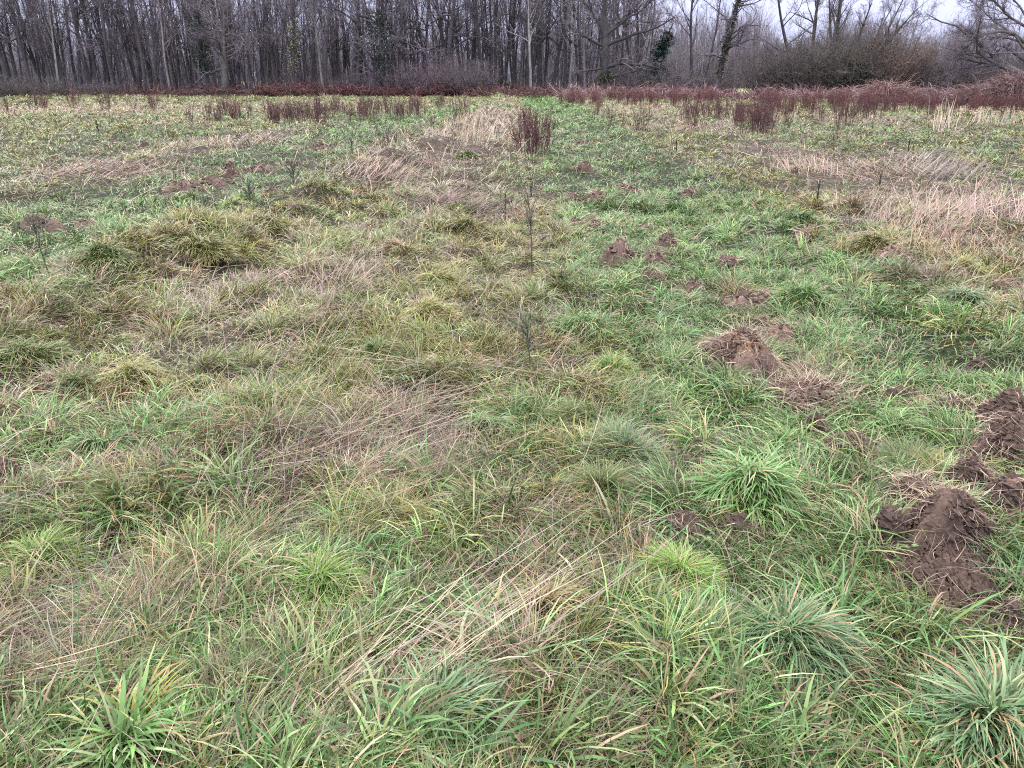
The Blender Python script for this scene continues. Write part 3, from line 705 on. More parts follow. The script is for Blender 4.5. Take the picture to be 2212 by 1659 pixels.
def grow(st, dr, ln, r0, n, wig, up, taper=.35, r=None, grav=0):
    r = r or rng
    B = len(st); P = np.zeros((B, n + 1, 3)); P[:, 0] = st; D = unit(dr)
    up = np.broadcast_to(np.asarray(up, float), (B,))
    for i in range(n):
        D = unit(D + r.normal(0, wig, (B, 3)) + np.stack([0 * up, 0 * up, up], 1) / n)
        P[:, i + 1] = P[:, i] + D * (ln / n)[:, None]
    t = np.linspace(0, 1, n + 1)
    Rr = r0[:, None] * (1 - (1 - taper) * t[None])
    return P, Rr
def spawn(P, Rr, m, t0, t1, ang, lr, rr, ln, r=None, even=False):
    r = r or rng
    B, n, _ = P.shape; I = np.repeat(np.arange(B), m); N = len(I)
    t = r.uniform(t0, t1, N)
    if even: t = np.tile(np.linspace(t0, t1, m), B) + r.normal(0, .02, N)
    t = np.clip(t, 0, .999); f = t * (n - 1); i0 = f.astype(int); fr = (f - i0)[:, None]
    st = P[I, i0] * (1 - fr) + P[I, i0 + 1] * fr
    T = unit(P[I, i0 + 1] - P[I, i0])
    q = unit(np.cross(T, r.normal(0, 1, (N, 3))))
    a = np.radians(r.normal(ang, 12, N))[:, None]
    D = T * np.cos(a) + q * np.sin(a)
    rad = (Rr[I, i0] * (1 - fr[:, 0]) + Rr[I, i0 + 1] * fr[:, 0]) * rr
    L2 = ln[I] * lr * r.uniform(.6, 1.25, N) * (1.15 - .5 * t)
    return st, D, L2, rad

BARK = np.array([.078, .067, .076]); TWIG = np.array([.185, .155, .182])
def make_tree(name, seed, H=16, r0=.17, stems=1, spread=.08, limbs=18, tl=(.3, .98), ang=38, lr=.30, up=.5, wig=.12, sub=(7, 6, 3), bark=BARK, twig=TWIG, twr=.008,
              ivy=None, trunk_wig=.03, lean=(0, 0), label='', cat='tree', group=None, ivycol=(.035, .06, .03), limbs_m=(), basespread=.2):
    r = np.random.default_rng(seed)
    st = np.zeros((stems, 3)); a = r.uniform(0, 6.28, stems)
    if stems > 1: st[:, 0] = np.cos(a) * basespread; st[:, 1] = np.sin(a) * basespread
    dr = np.stack([np.cos(a) * spread + lean[0], np.sin(a) * spread + lean[1], np.ones(stems)], 1)
    ln = H * r.uniform(.8, 1.05, stems) if stems > 1 else np.array([float(H)])
    P0, R0 = grow(st, dr, ln, r0 * (r.uniform(.6, 1.1, stems) if stems > 1 else np.ones(1)), 12, trunk_wig, .1, .18, r)
    R0[:, 0] *= 1.35
    Vt, Ft, Ct = tubes(P0, R0, 9, bark)
    Ct *= np.exp(r.normal(0, .1, len(Ct)))[:, None]
    parts = []
    s1 = spawn(P0, R0, limbs, tl[0], tl[1], ang, lr, .5, ln, r, even=True)
    P1, R1 = grow(s1[0], s1[1], s1[2], s1[3], 7, wig, up, .25, r)
    parts.append(tubes(P1, R1, 5, bark * .95))
    L1 = s1[2]
    if limbs_m:
        lm = np.array(limbs_m, float); i0 = np.minimum((lm[:, 0] * 12).astype(int), 11)
        az_, el = np.radians(lm[:, 1]), np.radians(lm[:, 2])
        Pm, Rm = grow(P0[0, i0], np.stack([np.cos(az_) * np.cos(el), np.sin(az_) * np.cos(el), np.sin(el)], 1), lm[:, 3], lm[:, 4], 7, .2, .15, .2, r)
        parts.append(tubes(Pm, Rm, 7, bark * .95))
        sm = spawn(Pm, Rm, 6, .25, .95, 40, .42, .6, lm[:, 3], r)
        Pn, Rn = grow(sm[0], sm[1], sm[2], sm[3], 7, .24, .3, .25, r)
        parts.append(tubes(Pn, Rn, 5, bark))
        P1 = np.concatenate([P1, Pm, Pn]); R1 = np.concatenate([R1, Rm, Rn]); L1 = np.concatenate([L1, lm[:, 3] * .8, sm[2]])
    s2 = spawn(P1, R1, sub[0], .2, .98, 42, .42, .55, L1, r)
    P2, R2 = grow(s2[0], s2[1], s2[2], np.maximum(s2[3], twr * 1.4), 5, wig * 1.4, up * .7, .35, r)
    parts.append(tubes(P2, R2, 3, twig))
    s3 = spawn(P2, R2, sub[1], .15, .98, 42, .5, .6, s2[2], r)
    P3, R3 = grow(s3[0], s3[1], s3[2], np.maximum(s3[3], twr), 3, wig * 1.6, up * .5, .5, r)
    parts.append(tubes(P3, R3, 3, twig))
    if sub[2]:
        s4 = spawn(P3, R3, sub[2], .2, .98, 40, .6, .7, s3[2], r)
        P4, R4 = grow(s4[0], s4[1], s4[2], np.maximum(s4[3] * .8, twr * .8), 2, wig * 1.6, up * .3, .5, r)
        parts.append(tubes(P4, R4, 3, twig))
    root = tag(link(name, None), label, cat, group)
    link('trunk', mesh('trunk', Vt, Ft, Ct, M['bark']), root)
    V, F, C = joinp(parts)
    C *= np.repeat(np.exp(r.normal(0, .1, len(C) // 3 + 1)), 3)[:len(C), None]
    link('crown', mesh('crown', V, F, C, M['twig']), root)
    if ivy:                       # (from, to) share of the trunk, radius, leaves
        k = ivy[3]; t = r.uniform(ivy[0], ivy[1], k) * 12; i0 = np.minimum(t.astype(int), 11); fr = (t - i0)[:, None]
        si = r.integers(0, stems, k)
        c = P0[si, i0] * (1 - fr) + P0[si, i0 + 1] * fr
        tt = (t / 12 - ivy[0]) / (ivy[1] - ivy[0])
        rr_ = ivy[2] * (.3 + .7 * np.sin(np.clip(tt, 0, 1) * 3.14)) * (.35 + 1.3 * vn(t * 2.6, si * 3.0, seed)) * r.uniform(.2, 1.15, k)
        aa = r.uniform(0, 6.28, k)
        pos = c + np.stack([np.cos(aa) * rr_, np.sin(aa) * rr_, r.normal(0, .1, k)], 1)
        col = np.array(ivycol) * np.exp(r.normal(0, .4, k))[:, None]
        sz = r.uniform(.07, .16, k)
        b = blades(pos, aa + r.normal(0, .8, k), sz * 1.3, sz, r.uniform(.4, 2.0, k), r.normal(.4, .3, k), col, col * 1.1, 2, roll=r.normal(0, .8, k))
        link('ivy', mesh('ivy', *b, M['leaf']), root)
    return root

def TX(px, d):      # x of a far thing standing d metres out that shows at px
    return (px - CX) / FPX * (d * math.cos(PITCH) + CAM_H * math.sin(PITCH) + 0) 
def gz(x, y): return float((terrain(np.array([x]), np.array([y])) * np.clip(1.2 - math.hypot(x, y) / 400, 0, 1))[0])
def put(root, px, d, rz=0, s=1, label=None, tilt=None, dz=-.1):
    x = TX(px, d); root.location = (x, d, gz(x, d) + dz); root.rotation_euler = (tilt[0] if tilt else 0, tilt[1] if tilt else 0, rz)
    root.scale = (s, s, s)
    return root
WG = 'bare trees of the wood behind the field'
LB = 'thin bare tree standing in the crowd of the dark wood'
protos = []
for q in range(5):
    protos.append(make_tree('bare_tree', 100 + q, H=15 + q, r0=.13 + .02 * q, limbs=20, tl=(.22 + .04 * q, .98), ang=36, lr=.26, up=.7, wig=.13, sub=(7, 5, 3), label=LB, group=WG, trunk_wig=.022))
for q in range(4):
    protos.append(make_tree('bare_tree', 200 + q, H=14 + q, r0=.12, stems=3 + q, spread=.13, limbs=11, tl=(.25, .98), ang=32, lr=.24, up=.7, wig=.12, sub=(6, 5, 2), label=LB, group=WG, trunk_wig=.03))
for q in range(2):
    protos.append(make_tree('bare_tree', 300 + q, H=17, r0=.26, limbs=16, tl=(.3, .97), ang=55, lr=.42, up=.35, wig=.22, sub=(9, 6, 3), label=LB, group=WG, trunk_wig=.04))
r = np.random.default_rng(5)
used = [False] * len(protos)
LM = [(-200, 'left end of the wood'), (130, 'whitish trunk at the far left'), (452, 'dark ivy column tree'), (634, 'yellowish ivy tree'), (830, 'dark ivy smothered tree'), (965, 'crooked oak over the pinkish shrubs'), (1072, 'three dark trunks'), (1147, 'brightest white birch')]
ORD = 'first second third fourth fifth sixth seventh eighth ninth tenth eleventh twelfth thirteenth fourteenth fifteenth sixteenth seventeenth eighteenth nineteenth twentieth'.split()
cntL = {}
def tree_label(px, q):
    lm = [l for l in LM if l[0] < px][-1][1]; cntL[lm] = cntL.get(lm, 0) + 1
    kind = 'slender' if q < 5 else ('many stemmed' if q < 9 else 'stout crooked')
    return '%s front tree, %s right of the %s' % (kind, ORD[min(cntL[lm] - 1, 19)], lm)
def forest(n, x0, x1, d0, d1, ps, smin=.85, smax=1.15, front=False):
    for i in range(n):
        px = x0 + (i + r.uniform(.05, .95)) / n * (x1 - x0); d = r.uniform(d0, d1)
        q = ps[r.integers(0, len(ps))]
        s = r.uniform(smin, smax); rz = r.uniform(0, 6.28); tl = (r.normal(0, .03), r.normal(0, .04))
        if not used[q]:
            used[q] = True; o = put(protos[q], px, d, rz, s, tilt=tl)
        else:
            x = TX(px, d); o = dup(protos[q], (x, d, gz(x, d) - .1), rz, s, tilt=tl)
        o['label'] = tree_label(px, q) if front else (LB if d < 140 else 'small far off bare tree above the distant wood')
forest(60, -60, 1400, 88, 94, list(range(11)), front=True)
forest(58, -80, 1400, 94, 104, list(range(9)) + [5, 6, 7, 8])
forest(44, -80, 1390, 104, 122, list(range(11)))
forest(9, 1520, 2300, 150, 190, list(range(11)), .5, .7)

# far masses of wood: countless thin poles and twigs
def pole_mass(name, n, x0, x1, d0, d1, h0, h1, label, col, twigs=3, rr=(.02, .06), hv=None):
    px = r.uniform(x0, x1, n); d = r.uniform(d0, d1, n)
    x = (px - CX) / FPX * depth(d); z = terrain(x, d) * np.clip(1.2 - np.hypot(x, d) / 400, 0, 1)
    h = r.uniform(h0, h1, n) * (.75 + .5 * vn(px / 60, px * 0, 77))
    P, Rr = grow(np.stack([x, d, z - .1], 1), np.stack([r.normal(0, .1, n), r.normal(0, .1, n), np.ones(n)], 1), h, r.uniform(rr[0], rr[1], n), 5, .06, .1, .3, r)
    c = np.array(col)[None] * np.exp(r.normal(0, .25, n))[:, None]
    parts = [tubes(P, Rr, 3, c)]
    m = twigs
    s = spawn(P, Rr, m, .1, .98, 38, .3, .5, h, r)
    P2, R2 = grow(s[0], s[1], s[2], np.maximum(s[3], .014), 3, .15, .5, .4, r)
    parts.append(tubes(P2, R2, 3, np.repeat(c, m, 0)))
    s = spawn(P2, R2, 3, .2, .98, 42, .55, .6, s[2], r)
    P3, R3 = grow(s[0], s[1], s[2], np.maximum(s[3], .012), 2, .2, .4, .5, r)
    parts.append(tubes(P3, R3, 3, np.repeat(c, m * 3, 0)))
    V, F, C = joinp(parts)
    tag(link(name, mesh(name, V, F, C, M['twig'])), label, 'wood', kind='stuff')
pole_mass('wood_interior', 4200, -120, 1400, 112, 160, 6, 9.5, 'dense dim mass of poles and twigs deep inside the wood', (.15, .130, .158), 5)
pole_mass('wood_undergrowth', 1100, -120, 1400, 87, 112, 1.2, 4.2, 'tangled bare undergrowth along the foot of the wood', (.15, .125, .14), 4, (.012, .03))
pole_mass('distant_wood', 3600, 1330, 2420, 165, 230, 10, 14, 'distant brown grey wood closing the right side of the field', (.155, .13, .148), 5, (.03, .08))

# ------------------------------------------------------------------ single trees at the wood's edge
t = make_tree('ivy_tree', 401, H=15, r0=.24, limbs=16, tl=(.35, .95), ang=50, lr=.35, up=.4, wig=.2, ivy=(.14, .52, .95, 2600), ivycol=(.04, .062, .042), label='bare tree with a column of dark ivy round its trunk beside the forked pale oak'); put(t, 452, 86.5)
t = make_tree('oak_tree', 402, H=9.5, r0=.40, stems=2, spread=.22, limbs=12, tl=(.35, .98), ang=58, lr=.75, up=.35, wig=.28, sub=(10, 6, 3), bark=np.array([.12, .11, .10]), label='pale barked forked oak standing right of the ivy column in the wood edge'); put(t, 487, 85.5)
t = make_tree('ivy_tree', 403, H=15, r0=.16, limbs=18, tl=(.35, .95), ang=45, lr=.3, up=.5, wig=.18, ivy=(.14, .5, .7, 900), ivycol=(.13, .135, .06), label='slender tree hung with yellowish green ivy in the left wood edge'); put(t, 634, 86)
t = make_tree('ivy_tree', 404, H=13.5, r0=.28, limbs=24, tl=(.12, .95), ang=60, lr=.30, up=.25, wig=.2, ivy=(.1, .62, 1.5, 2800), ivycol=(.05, .065, .05), label='dark green ivy smothered tree left of the pinkish shrubs'); put(t, 830, 86)
t = make_tree('oak_tree', 405, H=17, r0=.3, limbs=17, tl=(.3, .95), ang=65, lr=.38, up=.15, wig=.28, sub=(9, 6, 3), label='crooked oak rising behind the pinkish shrubs'); put(t, 965, 88)
for i, (px, dd_, hh_) in enumerate(((1046, 86, 17), (1060, 86.6, 18), (1072, 87, 17.5))):
    t = make_tree('bare_tree', 410 + i, H=hh_, r0=.16, limbs=16, tl=(.35, .98), ang=30, lr=.2, up=.8, wig=.1, sub=(6, 5, 2), bark=np.array([.045, .04, .045]),
                  label=['left one of three dark straight trunks right of the pinkish shrubs', 'middle one of three dark straight trunks right of the pinkish shrubs', 'right one of three dark straight trunks right of the pinkish shrubs'][i], group='three dark straight trunks'); put(t, px, dd_)
for i, (px, tp) in enumerate(((1147, .1), (1228, .06), (1263, .05), (700, .05), (370, .06), (130, .1))):
    t = make_tree('birch_tree', 420 + i, H=15, r0=.12 + .02 * (i == 0), limbs=16, tl=(.3, .98), ang=35, lr=.25, up=.3, wig=.14, sub=(6, 5, 2), bark=np.array([.30, .28, .27]) if i in (0,) else np.array([.2, .185, .18]), trunk_wig=.04,
                  label=['birch with the brightest white trunk just left of the lane end', 'pale birch trunk right of the brightest white birch', 'thin pale birch left of the great spreading oak', 'pale leaning birch stem between yellowish ivy tree and dark ivy tree', 'pale birch left of the ivy column tree', 'whitish trunk in the far left part of the wood'][i], group='pale birches in the wood edge'); put(t, px, 85 + .4 * i)
# great spreading oak with ivied trunk
t = make_tree('oak_tree', 433, H=11.5, r0=.50, limbs=7, tl=(.45, .99), ang=50, lr=.45, up=.5, wig=.24, sub=(8, 6, 3), bark=np.array([.060, .056, .056]), ivy=(0.02, .26, .62, 2600), ivycol=(.07, .085, .045), trunk_wig=.05, lean=(.03, 0),
              limbs_m=((.25, 5, 28, 5.5, .22), (.22, -15, 8, 4.2, .13), (.42, 8, 22, 7.5, .2), (.42, 172, 32, 5, .16), (.25, 185, 10, 3.6, .12), (.5, 15, 58, 7, .22), (.5, 160, 62, 6, .18), (.58, -5, 42, 6.5, .15)),
              label='great spreading oak with crooked limbs at the right end of the wood'); put(t, 1306, 82)
# leaning ivy covered trunk
t = make_tree('ivy_tree', 435, H=7.4, r0=.28, limbs=6, tl=(.8, .98), ang=75, lr=.45, up=-.3, wig=.25, sub=(8, 5, 2), ivy=(0.0, .86, 1.0, 9000), ivycol=(.022, .052, .040), lean=(.32, 0), trunk_wig=.02,
              label='leaning broken trunk wholly clad in dark ivy right of the great oak'); put(t, 1392, 84)
t = make_tree('bare_tree', 437, H=15, r0=.19, stems=1, limbs=16, tl=(.3, .98), ang=30, lr=.32, up=.8, wig=.12, sub=(7, 5, 3), bark=np.array([.05, .045, .05]), lean=(.03, 0), label='slim upright dark tree right of the leaning ivy trunk'); put(t, 1492, 84)
t = make_tree('bare_tree', 438, H=14, r0=.13, stems=1, limbs=16, tl=(.25, .98), ang=32, lr=.32, up=.8, wig=.12, sub=(7, 5, 3), lean=(.14, 0), label='thin tree leaning right between the slim dark tree and the droopy ivied tree'); put(t, 1512, 85)
t = make_tree('ivy_tree', 439, H=13, r0=.30, limbs=20, tl=(.25, .98), ang=58, lr=.38, up=-.25, wig=.2, sub=(9, 7, 3), ivy=(.1, .8, .38, 3600), ivycol=(.075, .085, .05), lean=(.0, 0), label='ivied tree with drooping twigs left of the pale field gap'); put(t, 1545, 80)
t = make_tree('bare_tree', 441, H=13, r0=.22, limbs=12, tl=(.2, .98), ang=48, lr=.34, up=.3, wig=.2, sub=(7, 6, 3), lean=(-.42, 0), trunk_wig=.02, bark=np.array([.06, .055, .06]), label='dark tree leaning far to the left over the pale field gap'); put(t, 1728, 80)
t = make_tree('bare_tree', 442, H=14, r0=.30, stems=2, spread=.05, limbs=12, tl=(.45, .98), ang=35, lr=.28, up=.6, wig=.14, sub=(7, 6, 3), bark=np.array([.065, .062, .055]), label='twin stemmed tree rising from the big thicket', basespread=.7); put(t, 1762, 80)
t = make_tree('willow_tree', 443, H=10.5, r0=.26, stems=7, spread=.42, limbs=10, tl=(.35, .98), ang=28, lr=.30, up=.5, wig=.14, sub=(8, 6, 3), bark=np.array([.085, .08, .068]), lean=(.22, 0), basespread=.35, label='willow with a fan of thick stems spreading right out of the big thicket'); put(t, 1812, 79)
t = make_tree('bare_tree', 444, H=9.5, r0=.13, stems=3, spread=.25, limbs=12, tl=(.35, .98), ang=42, lr=.34, up=.3, wig=.2, sub=(8, 6, 3), label='small spreading tree between the willow fan and the open sky'); put(t, 1925, 92)
t = make_tree('oak_tree', 445, H=8.5, r0=.42, limbs=8, tl=(.4, .99), ang=60, lr=.5, up=.3, wig=.22, sub=(9, 7, 3), bark=np.array([.105, .095, .096]), trunk_wig=.05, lean=(.06, 0),
              limbs_m=((.3, 178, 2, 6, .14), (.27, 190, 6, 8, .14), (.33, 176, 20, 9, .16), (.5, 180, 4, 7, .14), (.6, 172, 14, 8, .11), (.75, 184, 30, 7, .09), (.8, 150, 62, 5, .07), (.5, 120, 30, 6, .1), (.45, 200, 32, 7, .10)),
              label='wide low oak reaching long bare limbs in from the right edge'); put(t, 2196, 62)

# ------------------------------------------------------------------ shrubs
def make_shrub(name, seed, Hs, Ws, n, label, col, sub=(7, 5), dens=.010, group=None, evergreen=None):
    q = np.random.default_rng(seed)
    a = q.uniform(0, 6.28, n); b = np.sqrt(q.random(n))
    st = np.stack([np.cos(a) * b * Ws * .38, np.sin(a) * b * Ws * .3, np.zeros(n)], 1)
    dr = np.stack([np.cos(a) * b * .7, np.sin(a) * b * .5, np.ones(n)], 1)
    ln = Hs * q.uniform(.6, 1.12, n) * (1.05 - .25 * b)
    P0, R0 = grow(st, dr, ln, q.uniform(.02, .05, n), 7, .13, .1, .25, q)
    col = np.array(col)
    V, F, C = tubes(P0, R0, 4, col * .9)
    root = tag(link(name, None), label, 'shrub', group)
    link('stems', mesh('stems', V, F, C, M['bark']), root)
    s1 = spawn(P0, R0, sub[0], .05, .98, 45, .38, .6, ln, q)
    P1, R1 = grow(s1[0], s1[1], s1[2], np.maximum(s1[3], dens * 1.3), 4, .2, .3, .4, q)
    s2 = spawn(P1, R1, sub[1], .1, .98, 45, .5, .6, s1[2], q)
    P2, R2 = grow(s2[0], s2[1], s2[2], np.maximum(s2[3], dens), 3, .22, .2, .5, q)
    c1 = col[None] * np.exp(q.normal(0, .2, len(P1)))[:, None]; c2 = np.repeat(c1, sub[1], 0) * 1.05
    V, F, C = joinp([tubes(P1, R1, 3, c1), tubes(P2, R2, 3, c2)])
    link('twigs', mesh('twigs', V, F, C, M['twig']), root)
    if evergreen:
        k = evergreen[0]; aa = q.uniform(0, 6.28, k); zz = q.random(k); rr_ = Ws * .5 * np.sqrt(q.random(k)) * np.sqrt(np.clip(1 - zz**2, .05, 1)) * (.7 + .5 * vn(aa * 2, zz * 6, seed))
        pos = np.stack([np.cos(aa) * rr_, np.sin(aa) * rr_ * .8, zz * Hs * .95], 1)
        cc = np.array(evergreen[1]) * np.exp(q.normal(0, .4, k))[:, None]; sz = q.uniform(.06, .13, k)
        link('leaves', mesh('leaves', *blades(pos, q.uniform(0, 6.28, k), sz * 1.3, sz, q.uniform(.3, 2, k), q.normal(.3, .3, k), cc, cc, 2, roll=q.normal(0, .8, k)), M['leaf']), root)
    return root
SH = [
 (930, 85, 3.6, 6, 120, 'pinkish twiggy shrub, left one before the dark wood', (0.169, 0.125, 0.144)),
 (1000, 84.5, 3.9, 6.5, 130, 'pinkish grey shrub, right one beside three dark straight trunks', (0.156, 0.125, 0.135)),
 (870, 85.5, 3.0, 5, 90, 'grey brown shrub at the foot of the dark ivy tree', (0.125, 0.106, 0.115)),
 (780, 86, 2.6, 5, 80, 'low dull shrub left of the dark ivy tree', (0.119, 0.100, 0.110)),
 (1345, 86, 3.2, 6, 100, 'brown shrub under the limbs of the great spreading oak', (0.125, 0.104, 0.112)),
 (1440, 83, 3.4, 6, 110, 'pale grey twiggy shrub right of the leaning ivy trunk', (0.175, 0.150, 0.156)),
 (1490, 86, 3.8, 7, 110, 'brown grey shrub at the foot of the slim dark tree', (0.131, 0.112, 0.119)),
 (1395, 92, 4.4, 7, 110, 'shadowy shrub behind the leaning ivy trunk', (0.112, 0.094, 0.106)),
 (1545, 92, 3.6, 5, 90, 'dim shrub behind the drooping ivied tree', (0.106, 0.090, 0.100)),
 (1690, 79, 4.9, 7, 170, 'left shoulder of the big thicket, brown and fine twigged', (0.144, 0.119, 0.115)),
 (1745, 78, 6.0, 8, 210, 'tallest brown shrub of the big thicket under the twin stemmed tree', (0.131, 0.112, 0.106)),
 (1820, 77, 6.3, 8.5, 220, 'greyish domed shrub under the willow fan', (0.125, 0.112, 0.100)),
 (1890, 77, 5.9, 8, 200, 'tawny shrub at the right shoulder of the big thicket', (0.169, 0.125, 0.100)),
 (1950, 79, 4.8, 7, 160, 'purple brown shrub between the thicket and the bramble bank', (0.125, 0.094, 0.106)),
 (2010, 76, 4.4, 7, 150, 'grey shrub behind the bramble bank', (0.131, 0.110, 0.115)),
 (2085, 73, 4.2, 8, 160, 'dull shrub under the long limbs of the wide low oak', (0.119, 0.100, 0.106)),
 (2170, 70, 4.3, 8, 160, 'dark shrub filling the foot of the wide low oak', (0.112, 0.095, 0.100)),
 (1580, 172, 7.0, 12, 130, 'hazy shrub clump far behind the pale field', (0.112, 0.098, 0.106)),
 (30, 84, 2.2, 6, 100, 'low brown shrub at the left end of the wood edge', (0.131, 0.112, 0.110)),
 (130, 84.5, 1.9, 5, 80, 'knee high scrub at the foot of the whitish trunk', (0.125, 0.112, 0.106)),
 (230, 85, 1.6, 5, 70, 'flat scrub in front of the left wood', (0.119, 0.104, 0.106)),
]
for i, s in enumerate(SH):
    o = make_shrub('shrub', 500 + i, s[2], s[3], s[4], s[5], s[6]); put(o, s[0], s[1])
o = make_shrub('evergreen_shrub', 560, 3.2, 4.2, 60, 'dark evergreen shrub low in the middle of the big thicket', (.05, .055, .05), evergreen=(9000, (.022, .036, .026))); put(o, 1850, 75)
o = make_shrub('evergreen_shrub', 561, 1.4, 2.6, 30, 'small dark green bush at the foot of the straight trunks', (.05, .055, .05), evergreen=(2500, (.03, .045, .035))); put(o, 1085, 85)

# ------------------------------------------------------------------ bracken and bramble
def tangle(n, px0, px1, d0, d1, h, col, hfun=None, L0=.7):
    px = r.uniform(px0, px1, n); d = r.uniform(d0, d1, n); x = (px - CX) / FPX * depth(d)
    hz = h * (.4 + 1.0 * vn(x / 1.6, d / 1.6, 33)) if hfun is None else hfun(px, d, x)
    z = terrain(x, d) + hz * np.sqrt(r.random(n))
    c = np.array(col) * np.exp(r.normal(0, .35, n))[:, None] * np.exp(r.normal(0, .08, (n, 3)))
    Ln = r.gamma(4, .25, n) * L0
    return blades(np.stack([x, d, z], 1), r.uniform(0, 6.28, n), Ln, r.uniform(.025, .06, n), r.normal(1.0, .5, n), r.normal(.9, .5, n), c, c * 1.15, 3, roll=r.normal(0, .8, n), fl=-hz)
b = [tangle(9000, 560, 1000, 82, 87, .75, (.105, .045, .045)), tangle(3500, 260, 600, 83, 87, .5, (.10, .05, .05)), tangle(2500, 1000, 1200, 80, 86, .55, (.13, .065, .06)),
     tangle(1500, -60, 260, 83, 87, .3, (.12, .07, .06)), tangle(4500, 1200, 1550, 66, 80, .65, (.16, .09, .095)), tangle(1500, 1550, 1642, 64, 76, .12, (.115, .055, .058)), tangle(5000, 1642, 2300, 64, 74, .7, (.16, .09, .095))]
V, F, C = joinp(b)
tag(link('dead_bracken', mesh('dead_bracken', V, F, C, M['dead'])), 'band of dead red brown bracken along the foot of the wood', 'bracken', kind='stuff')
def bramble(px, d, w, h, n, col, label, seed):
    q = np.random.default_rng(seed)
    x0 = TX(px, d)
    a = q.uniform(0, 6.28, n); b = np.sqrt(q.random(n))
    lx = np.cos(a) * b * w; ly = np.sin(a) * b * w * .55
    z = h * np.clip(1 - b**2.2, 0, 1)**.7 * (.65 + .6 * vn(lx / .7 + seed, ly / .7, seed)) * q.uniform(.5, 1, n)**.5
    c = np.array(col) * np.exp(q.normal(0, .35, n))[:, None]
    c[q.random(n) < .12] = np.array([.30, .17, .13])
    Ln = q.gamma(4, .25, n) * .75
    root = tag(link('bramble_mound', None, loc=(x0, d, gz(x0, d))), label, 'bramble', 'bramble mounds on the right of the field')
    link('canes', mesh('canes', *blades(np.stack([lx, ly, z], 1), a + q.normal(0, .9, n), Ln, q.uniform(.015, .035, n), q.normal(.9, .35, n), q.normal(1.3, .4, n), c, c * 1.1, 4, q.normal(0, .5, n), roll=q.normal(0, .8, n), fl=-z), M['dead']), root)
    m = n; i = q.integers(0, n, m)
    cl_ = np.array(col) * np.array([1.0, .85, .9]) * np.exp(q.normal(0, .4, m))[:, None]
    link('dead_leaves', mesh('dead_leaves', *blades(np.stack([lx[i] + q.normal(0, .15, m), ly[i] + q.normal(0, .15, m), z[i] * q.uniform(.3, 1, m)], 1), q.uniform(0, 6.28, m), q.uniform(.06, .14, m), q.uniform(.05, .09, m), q.uniform(.5, 2, m), q.normal(0, .5, m), cl_, cl_, 2), M['dead']), root)
bramble(1912, 60, 1.9, 1.15, 2600, (.19, .12, .11), 'rust topped bramble mound, leftmost of the bank', 1)
bramble(1985, 61, 2.3, .8, 2000, (.15, .10, .11), 'purplish bramble mound right of the rust topped one', 2)
bramble(2075, 58, 2.6, .75, 2200, (.16, .11, .115), 'low bramble mound before the dull shrub', 3)
bramble(2140, 56, 2.8, 1.3, 3300, (.15, .10, .10), 'high bramble mound under the wide low oak', 4)
bramble(2215, 54, 3.0, 1.9, 4200, (.15, .095, .098), 'highest bramble mound running out of the right edge', 5)

# ------------------------------------------------------------------ dead docks
def make_dock(seed, nst, H, wid, red, label):
    q = np.random.default_rng(seed)
    a = q.uniform(0, 6.28, nst); b = q.random(nst)
    wid = wid * 1.5; st = np.stack([np.cos(a) * b * wid * .6, np.sin(a) * b * wid * .5, np.zeros(nst)], 1)
    dr = np.stack([np.cos(a) * b * .18 + q.normal(0, .07, nst), np.sin(a) * b * .18 + q.normal(0, .07, nst), np.ones(nst)], 1)
    ln = H * q.uniform(.5, 1.15, nst)
    P0, R0 = grow(st, dr, ln, q.uniform(.005, .009, nst), 7, .05, .1, .4, q)
    dark = np.array([.085, .052, .050]); rd = np.array([.15, .070, .068])
    col = dark * (1 - red) + rd * red
    s = spawn(P0, R0, 5, .35, .9, 24, .32, .7, ln, q)
    P1, R1 = grow(s[0], s[1], s[2], np.maximum(s[3], .003), 3, .07, .5, .5, q)
    V, F, C = joinp([tubes(P0, R0, 4, col), tubes(P1, R1, 3, col)])
    root = tag(link('dock_plant', None), label, 'dock plant', 'dead dock plants on the field')
    link('stems', mesh('stems', V, F, C, M['dock']), root)
    # seed whorls
    pts = []
    for (P_, lo, m) in ((P0, .35, 22), (P1, .1, 7)):
        B, n_, _ = P_.shape; I = np.repeat(np.arange(B), m); t_ = q.uniform(lo, 1, len(I)) * (n_ - 1); i0 = np.minimum(t_.astype(int), n_ - 2); f_ = (t_ - i0)[:, None]
        pts.append(P_[I, i0] * (1 - f_) + P_[I, i0 + 1] * f_)
    p = np.concatenate(pts); k = len(p); p = p + q.normal(0, .008, (k, 3))
    c = col * np.exp(q.normal(0, .3, k))[:, None]; sz = q.uniform(.012, .022, k)
    tag(link('seed_heads', mesh('seed_heads', *blades(p, q.uniform(0, 6.28, k), sz * 1.5, sz, q.uniform(.3, 2.0, k), q.normal(0, .3, k), c, c, 2, roll=q.normal(0, .8, k)), M['dock']), root), kind='stuff')
    return root
DL = 'dead rusty dock stalk standing in the thick red band before the wood'
DM = 'dead brown dock among the scattered docks in the far straw'
dk = [make_dock(601, 54, .95, .45, .7, 'tallest wide clump of dead red docks standing at the head of the lane'), make_dock(602, 6, .80, .12, .2, DM), make_dock(603, 9, .85, .2, .5, DM),
      make_dock(604, 20, .95, .28, .7, DM), make_dock(605, 4, .75, .08, .1, DM), make_dock(606, 30, 1.0, .4, .9, DL), make_dock(607, 24, .95, .35, .8, DL), make_dock(608, 3, .62, .12, 0, DM), make_dock(609, 20, .92, .3, .4, DM)]
first = [False] * len(dk)
ND = 0
